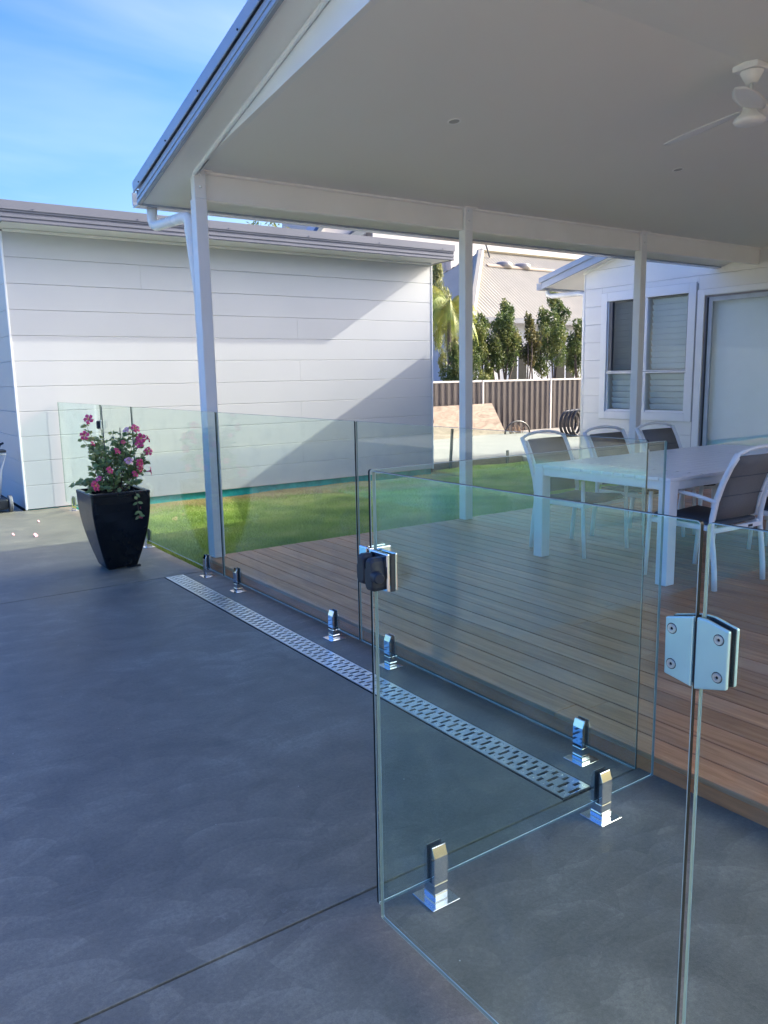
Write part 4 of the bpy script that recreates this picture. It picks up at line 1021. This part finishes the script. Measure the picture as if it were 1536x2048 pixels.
tag(part('plywood_offcut', MB().box(-1.2, .05, 0, .018, 0, .42, Mp2), M_PLY, loc=(12.35, 14.3, .05)), 'smaller plywood offcut in front of the big leaning sheet', 'plywood')
coil = MB()
for k in range(4):
    a0 = .31+.012*k; cxk = 15.9+.07*k
    pts = [(cxk+.10*math.sin(q*.3), 13.3+.42*a0*math.cos(q*2*math.pi/22)+.05*k, .31+a0*math.sin(q*2*math.pi/22)) for q in range(23)]
    pts = [(14.05+.085*k+a0*math.cos(q*2*math.pi/22)*.85, 12.7-.05*k, .36+a0*.9*math.sin(q*2*math.pi/22)) for q in range(23)]
    coil.tube(pts, .03, 8)
tag(part('pipe_coil', coil, M_COIL, smooth=True, loc=(14, 12.7, .05)), 'coil of black poly pipe standing at the house corner', 'pipe coil')
hp_ = [(14.0+.42*math.cos(a), 14.3, .055+.30*math.sin(a)) for a in [math.pi*q/14 for q in range(15)]]
tag(part('pipe_offcut', MB().tube(hp_, .022, 8), M_COIL, smooth=True, loc=(14.0, 14.3, .05)), 'arched offcut of black pipe against the fence', 'pipe')
rb = MB(); rr_ = random.Random(3)
for q in range(26):
    c = Vector((14.0+rr_.uniform(-.2, .2), 14.33+rr_.uniform(-.06, .06), .055)); e = c+Vector((rr_.uniform(-.12, .12), rr_.uniform(-.05, .05), rr_.uniform(.08, .22)))
    rb.tube([c, e], .008, 4)
tag(part('stick_pile', rb, M_TIMBER, loc=(14, 14.33, .05)), 'small heap of dry sticks under the pipe offcut', 'sticks', kind='stuff')

# ------------------------------------------------------------------ boundary fence
fence = thing('boundary_fence', 'brown corrugated steel boundary fence with cream posts and rail', 'fence', (15, 15, 0))
FB, FT = -.1, 1.37
bays = [6.24+2.41*k for k in range(9)]
for i, x0 in enumerate(bays[:-1]):
    x1 = bays[i+1]; n = 12; w = (x1-x0-.05)/n; pr_f = []
    for k in range(n):
        a = x0+.025+k*w
        pr_f += [(a, 15.02), (a+w*.30, 15.02), (a+w*.42, 14.985), (a+w*.80, 14.985), (a+w*.92, 15.02)]
    pr_f.append((x1-.025, 15.02))
    m_ = MB(); nn = len(pr_f)
    vs = [(p[0], p[1], FB) for p in pr_f]+[(p[0], p[1], FT-.04) for p in pr_f]
    m_.add(vs, [(k, k+1, k+1+nn, k+nn) for k in range(nn-1)])
    part('fence_panel', m_, M_FENCE, fence)
    part('rail', MB().box(x0+.03, x1-.03, 14.975, 15.035, FT-.045, FT), M_FENCE_T, fence, bevel=.003)
for x in bays: part('post', MB().box(x-.028, x+.028, 14.965, 15.04, FB, FT+.002), M_FENCE_T, fence, bevel=.003)
plth = part('fence_plinth', MB().box(6.3, 25, 14.99, 15.03, -.3, FB+.03), M_DARK, fence)

# ------------------------------------------------------------------ neighbour's house
nh = thing('neighbour_house', 'white rendered house with cream corrugated hip roof beyond the fence', 'house', (27, 28, 0))
EX0, EX1, EY0, EY1, EZ, RZ = 20.6, 36.0, 23.6, 32.4, 3.68, 6.98
part('wall', MB().box(21.2, 35.4, 24.1, 31.8, -.5, 3.55), M_NWALL, nh)
ry = (EY0+EY1)/2; rx0, rx1 = EX0+(ry-EY0), EX1-(ry-EY0)
def roof_face(pts, nm='roof_face'):
    part(nm, MB().add(pts, [tuple(range(len(pts)))]), M_NROOF, nh)
# front face with real ribs
def ribbed(x0, x1, rx0_, rx1_, ya, yb):
    m_ = MB(); p = .19; n = int((x1-x0)/p)
    def top(x):
        lo = 1.0
        if x < rx0_: lo = (x-x0)/(rx0_-x0)
        if x > rx1_: lo = (x1-x)/(x1-rx1_)
        return max(0, min(1, lo))
    for k in range(n):
        for (xa, xb, h0, h1) in ((x0+k*p, x0+k*p+p*.5, 0, .05), (x0+k*p+p*.5, x0+(k+1)*p, .05, 0)):
            ta, tb_ = top(xa), top(xb)
            m_.add([(xa, ya, EZ+h0), (xb, ya, EZ+h1), (xb, ya+(yb-ya)*tb_, EZ+(RZ-EZ)*tb_+h1), (xa, ya+(yb-ya)*ta, EZ+(RZ-EZ)*ta+h0)], [(0, 1, 2, 3)])
    part('roof_sheet', m_, M_NROOF, nh)
ribbed(EX0, EX1, rx0, rx1, EY0, ry)
ribbed(EX0, EX1, rx0, rx1, EY1, ry)
roof_face([(EX0, EY0, EZ), (rx0, ry, RZ), (EX0, EY1, EZ)]); roof_face([(EX1, EY0, EZ), (EX1, EY1, EZ), (rx1, ry, RZ)])
part('hip_cap', MB().tube([(EX0, EY0, EZ+.05), (rx0, ry, RZ+.06)], .17, 6, .45).tube([(EX1, EY0, EZ+.05), (rx1, ry, RZ+.06)], .17, 6, .45).tube([(rx0, ry, RZ+.06), (rx1, ry, RZ+.06)], .17, 6, .5), M_NROOF, nh)
part('roof_vent_band', MB().prism([(ry-1.18, EZ+(RZ-EZ)*.73+.07), (ry-1.05, EZ+(RZ-EZ)*.76+.07), (ry-1.05, EZ+(RZ-EZ)*.76+.12), (ry-1.18, EZ+(RZ-EZ)*.73+.12)], rx0-.6, rx1-2), simple('roof_band', (.30, .23, .17), .6), nh)
part('fascia', MB().box(EX0, EX1, EY0-.02, EY0+.01, EZ-.16, EZ+.03).box(EX0-.02, EX0, EY0, EY1, EZ-.16, EZ+.03), simple('grey_gutter', (.20, .21, .24), .5), nh)
part('soffit', MB().box(EX0+.02, EX1-.02, EY0+.02, 24.1, EZ-.15, EZ-.13), M_NWALL, nh)
for (xa, xb, za, zb) in ((23.0, 24.0, .6, 2.5), (25.75, 26.9, .6, 2.45), (28.5, 29.8, .6, 2.4), (21.7, 22.2, 1.2, 2.4)):
    w_ = part('window', MB().box(xa-.06, xb+.06, 24.03, 24.099, za-.06, zb+.06), M_TRIM, nh)
    part('window_glass', MB().box(xa, (xa+xb)/2-.05, 24.01, 24.028, za, zb).box((xa+xb)/2+.05, xb, 24.01, 24.028, za, zb), M_WGLASS, w_)
M_DOME = simple('dull_dome_plastic', (.30, .27, .24), .3)
for dxx in (25.6, 26.75):
    zz = EZ+(RZ-EZ)*.80+.1
    part('skylight_dome', MB().rings(lathe((dxx, ry-.85), [(.40, zz-.25), (.40, zz-.04), (.32, zz+.03), (.15, zz+.06)], 20)), M_DOME, nh, smooth=True)
part('vent_flue', MB().tube([(25.1, ry-.5, RZ-.3), (24.7, ry-.6, RZ+.4), (24.75, ry-.6, RZ+1.3)], .04, 6), M_SCREEN, nh)

# big house behind it
fh = thing('far_house', 'tall pale rendered house rising behind the cream roof', 'house', (38, 40, 0))
part('wall', MB().box(24.6, 62, 36.0, 46, -.5, 13.5).box(29.5, 62, 35.5, 36, -.5, 8.2), M_FARWALL, fh)
part('wing_wall', MB().prism([(20.8, -.5), (24.59, -.5), (24.59, 10.2), (22.6, 10.2), (20.8, 8.2)], 36.61, 38, 'y'), M_FARWALL, fh)
part('roof_edge', MB().prism([(20.5, 7.9), (22.7, 10.5), (22.7, 10.2), (20.75, 7.9)], 36.1, 36.6, 'y').prism([(23.1, 8.7), (24.4, 9.55), (24.4, 9.05), (23.8, 8.7)], 36.0, 36.5, 'y'), M_DROOF, fh)

# ------------------------------------------------------------------ trees and shrubs
def leafcloud(name, centers, radii, n, size, mat, parent, up=.0, seed=1, aspect=2.2, hollow=.35):
    g = np.random.default_rng(seed); cs = np.array(centers); rs = np.array(radii)
    wgt = np.prod(rs, 1)**(2/3); wgt /= wgt.sum(); idx = g.choice(len(cs), n, p=wgt)
    d = g.normal(size=(n, 3)); d /= np.linalg.norm(d, axis=1)[:, None]
    rad = g.uniform(hollow, 1, n)**.5*(1+.16*g.normal(size=n).clip(-1.5, 1.5))
    p = cs[idx]+d*rs[idx]*rad[:, None]
    a = g.normal(size=(n, 3)); a[:, 2] += up; a /= np.linalg.norm(a, axis=1)[:, None]
    b = np.cross(a, g.normal(size=(n, 3))); b /= np.linalg.norm(b, axis=1)[:, None]
    s = size*g.uniform(.6, 1.35, n)[:, None]
    V = np.stack([p-a*s*.5, p+b*s/aspect*.5, p+a*s*.5, p-b*s/aspect*.5], 1)-np.array(worldloc(parent))
    me = bpy.data.meshes.new(name); me.vertices.add(4*n); me.vertices.foreach_set('co', V.reshape(-1).astype(np.float32))
    me.loops.add(4*n); me.loops.foreach_set('vertex_index', np.arange(4*n, dtype=np.int32))
    me.polygons.add(n); me.polygons.foreach_set('loop_start', np.arange(0, 4*n, 4, dtype=np.int32)); me.update(calc_edges=True)
    me.materials.append(mat); o = bpy.data.objects.new(name, me); C.objects.link(o); o.parent = parent; return o
TG = 'slim shrubs in a row behind the fence'
def shrub(x, y, w, zlo, ztop_, label, seed, mat=None, n=3600, ntr=3, spire=True):
    w *= 1.28; n = int(n*1.5)
    t = thing('shrub_tree', label, 'tree', (x, y, 0), group=TG); r = random.Random(seed)
    tk = MB(); cs = []; rs = []
    for k in range(ntr):
        bx = x+r.uniform(-.08, .08); tx = x+r.uniform(-.8, .8)*w*.35; ty = y+r.uniform(-.2, .2)
        tk.tube([(bx, y, -.2), ((bx+tx)/2+r.uniform(-.05, .05), y, zlo*.6), (tx, ty, zlo+.1), (tx+r.uniform(-.05, .05), ty, zlo+(ztop_-zlo)*.7)], [.03, .026, .02, .006], 6)
    part('trunk', tk, M_BARK, t, smooth=True)
    H = ztop_-zlo
    for k in range(16):
        f = (k+r.random())/16; ww = w*(.55 if f > .75 else (1.0 if f > .15 else .7))*(1-.55*max(0, f-.45))
        cs.append((x+r.uniform(-1, 1)*ww*.38, y+r.uniform(-1, 1)*ww*.3, zlo+f*H*.9)); q = w*r.uniform(.16, .30)*(1-.45*f)
        rs.append((q, q, q*r.uniform(1.1, 1.7)))
    for k in range(3 if spire else 1):
        xs = x+r.uniform(-1, 1)*w*.28; cs.append((xs, y, ztop_-.22*H*r.uniform(.3, 1))); rs.append((w*.10, w*.10, .16*H))
    leafcloud('crown', cs, rs, n, .085, mat or M_TREE, t, .4, seed)
    return t
shrub(15.28, 17.0, .75, 1.9, 3.10, 'bushy shrub right of the middle post, first of the row', 1)
shrub(15.95, 16.9, .80, 1.75, 3.15, 'shrub with a thick low crown, second of the row', 2)
shrub(16.40, 17.3, .72, 2.0, 3.62, 'tall spired shrub left of the gap, third of the row', 3)
shrub(16.95, 16.8, .50, 1.9, 3.15, 'narrow golden shrub just before the gap in the row', 4, M_TREE2, 2400)
shrub(17.80, 17.0, .85, 1.65, 3.50, 'broad shrub just after the gap in the row', 5)
shrub(18.55, 17.4, .70, 2.1, 3.95, 'tallest shrub of the row, standing against the cream roof', 6)
shrub(19.35, 17.0, .95, 1.7, 3.10, 'last shrub of the row at the house corner', 7)
shrub(15.10, 16.6, .35, 1.25, 1.85, 'small round bush peeping over the fence top', 8, None, 900, 1, False)
shrub(14.35, 16.5, .80, .9, 2.45, 'dark bush under the palm beside the shed', 9, None, 3200)
shrub(13.75, 16.4, .6, .9, 2.3, 'dark bush close behind the shed end', 10, None, 2600)
# feathery conifer
cf = thing('conifer', 'feathery pale green conifer at the shed end', 'tree', (14.9, 19.0, 0))
part('trunk', MB().tube([(14.9, 19, -.3), (14.9, 19, 4.2)], [.08, .02], 6), M_BARK, cf, smooth=True)
cs = []; rs = []
rc = random.Random(9)
for k in range(34):
    f = rc.random(); rr0 = .78*(1-f*.75); an = rc.uniform(0, 6.28)
    cs.append((15.15+rr0*math.cos(an)*.85, 19+rr0*math.sin(an)*.8, 1.9+f*3.0)); rs.append((.14, .14, .34))
leafcloud('crown', cs, rs, 9000, .15, M_CONIF, cf, 2.2, 21, 5)
# palm
pm = thing('palm_tree', 'palm with yellow green drooping fronds beside the shed', 'palm tree', (13.98, 16.9, 0))
part('trunk', MB().tube([(13.98, 16.9, -.3), (13.98, 16.9, 3.25)], [.07, .05], 8), M_BARK, pm, smooth=True)
rq = random.Random(12)
for k in range(26):
    an = k*2*math.pi/26+rq.uniform(-.15, .15); el = rq.uniform(-.1, 1.35); L0 = rq.uniform(1.0, 1.5)
    pts = []; p = Vector((13.98, 16.9, 3.25)); d = Vector((math.cos(an)*math.cos(el), math.sin(an)*math.cos(el), math.sin(el)))
    for q in range(13):
        pts.append(p.copy()); p = p+d*(L0/12); d = (d+Vector((0, 0, -.26))).normalized()
    m_ = MB(); m_.tube(pts, [.010*(1-.8*q/12) for q in range(13)], 4)
    for q in range(1, 13):
        dd = (pts[q]-pts[q-1]).normalized(); s_ = dd.cross(Vector((0, 0, 1))); s_ = s_.normalized() if s_.length > .1 else Vector((math.sin(an), -math.cos(an), 0))
        for sgn in (-1, 1):
            for o_ in (0, .25, .5, .75):
                bp_ = pts[q-1].lerp(pts[q], o_); e_ = bp_+(s_*sgn*.7+dd*.6+Vector((0, 0, -.8))).normalized()*(.34*math.sin(math.pi*(q+o_)/14)+.08)
                w_ = dd*.011
                m_.add([bp_-w_, bp_+w_, e_], [(0, 1, 2)])
    part('frond', m_, M_PALM, pm)
yu = thing('yucca', 'spiky sword leaved yucca over the fence by the shed', 'plant', (14.05, 16.2, .9))
m_ = MB()
for k in range(46):
    an = rq.uniform(0, 6.28); el = rq.uniform(.35, 1.45); L0 = rq.uniform(.45, .75); b0 = Vector((14.05, 16.2, 1.25))
    d = Vector((math.cos(an)*math.cos(el), math.sin(an)*math.cos(el), math.sin(el))); s_ = d.cross(Vector((0, 0, 1))).normalized()*.022
    m_.add([b0-s_, b0+s_, b0+d*L0*.5+s_*.9, b0+d*L0, b0+d*L0*.5-s_*.9], [(0, 1, 2, 3, 4)])
part('sword_leaves', m_, M_YUC, yu); part('trunk', MB().tube([(14.05, 16.2, -.3), (14.05, 16.2, 1.3)], .07, 7), M_BARK, yu)
# crown tips just above the shed roof
tt = thing('gum_tree', 'tree whose sparse crown tips show above the shed roof', 'tree', (10.5, 20.5, 0))
part('trunk', MB().tube([(10.5, 20.5, -.3), (10.6, 20.5, 3), (10.4, 20.5, 5)], [.14, .10, .04], 7), M_BARK, tt, smooth=True)
leafcloud('crown', [(10.1, 20.5, 5.35), (10.65, 20.5, 5.35), (11.1, 20.5, 5.35), (10.5, 20.5, 4.7), (10.5, 20.7, 4.2)], [(.25, .3, .42), (.33, .3, .48), (.2, .3, .40), (.8, .8, .5), (1, 1, .6)], 2600, .13, M_TREE, tt, .8, 31, 3)

# things over on the left that only the glass mirrors
hx = thing('hedge', 'clipped green hedge along the far side of the pool', 'hedge', (-9.5, 6, 0))
leafcloud('foliage', [(-9.5, y, .9) for y in range(-4, 18)], [(.5, .75, .95)]*22, 14000, .12, M_TREE, hx, .3, 41)['kind'] = 'stuff'
part('trunk', MB().box(-9.6, -9.4, -4, 17, -.4, .4), M_BARK, hx)

# ------------------------------------------------------------------ pool cleaner cart at the left edge
ct = thing('pool_cleaner_cart', 'dark pool cleaner trolley with a grey wheel beside the shed', 'trolley', (1.45, 10.35, 0))
def wheel(x, y):
    w_ = part('wheel', MB().tube([(x-.012, y, .10), (x+.030, y, .10)], .098, 20), simple('grey_tyre', (.20, .20, .21), .6), ct, bevel=.008, seg=2)
    part('hub', MB().tube([(x-.02, y, .10), (x-.0125, y, .10)], .06, 16), M_RUBBER, w_)
wheel(1.665, 10.20); wheel(1.20, 10.20)
part('chassis', MB().box(1.22, 1.645, 10.12, 10.45, .035, .16), M_RUBBER, ct, bevel=.02, seg=2)
part('handle_frame', MB().tube([(1.58, 10.28, .16), (1.62, 10.25, .5), (1.68, 10.2, .68), (1.25, 10.2, .70), (1.26, 10.28, .16)], .012, 8), M_ALU_W, ct, smooth=True)
part('tray', MB().box(1.25, 1.68, 10.15, 10.35, .705, .735), M_RUBBER, ct, bevel=.008)
part('hose_nozzle', MB().tube([(1.60, 10.2, .735), (1.62, 10.2, .80), (1.66, 10.18, .815)], [.012, .018, .012], 8), M_RUBBER, ct)
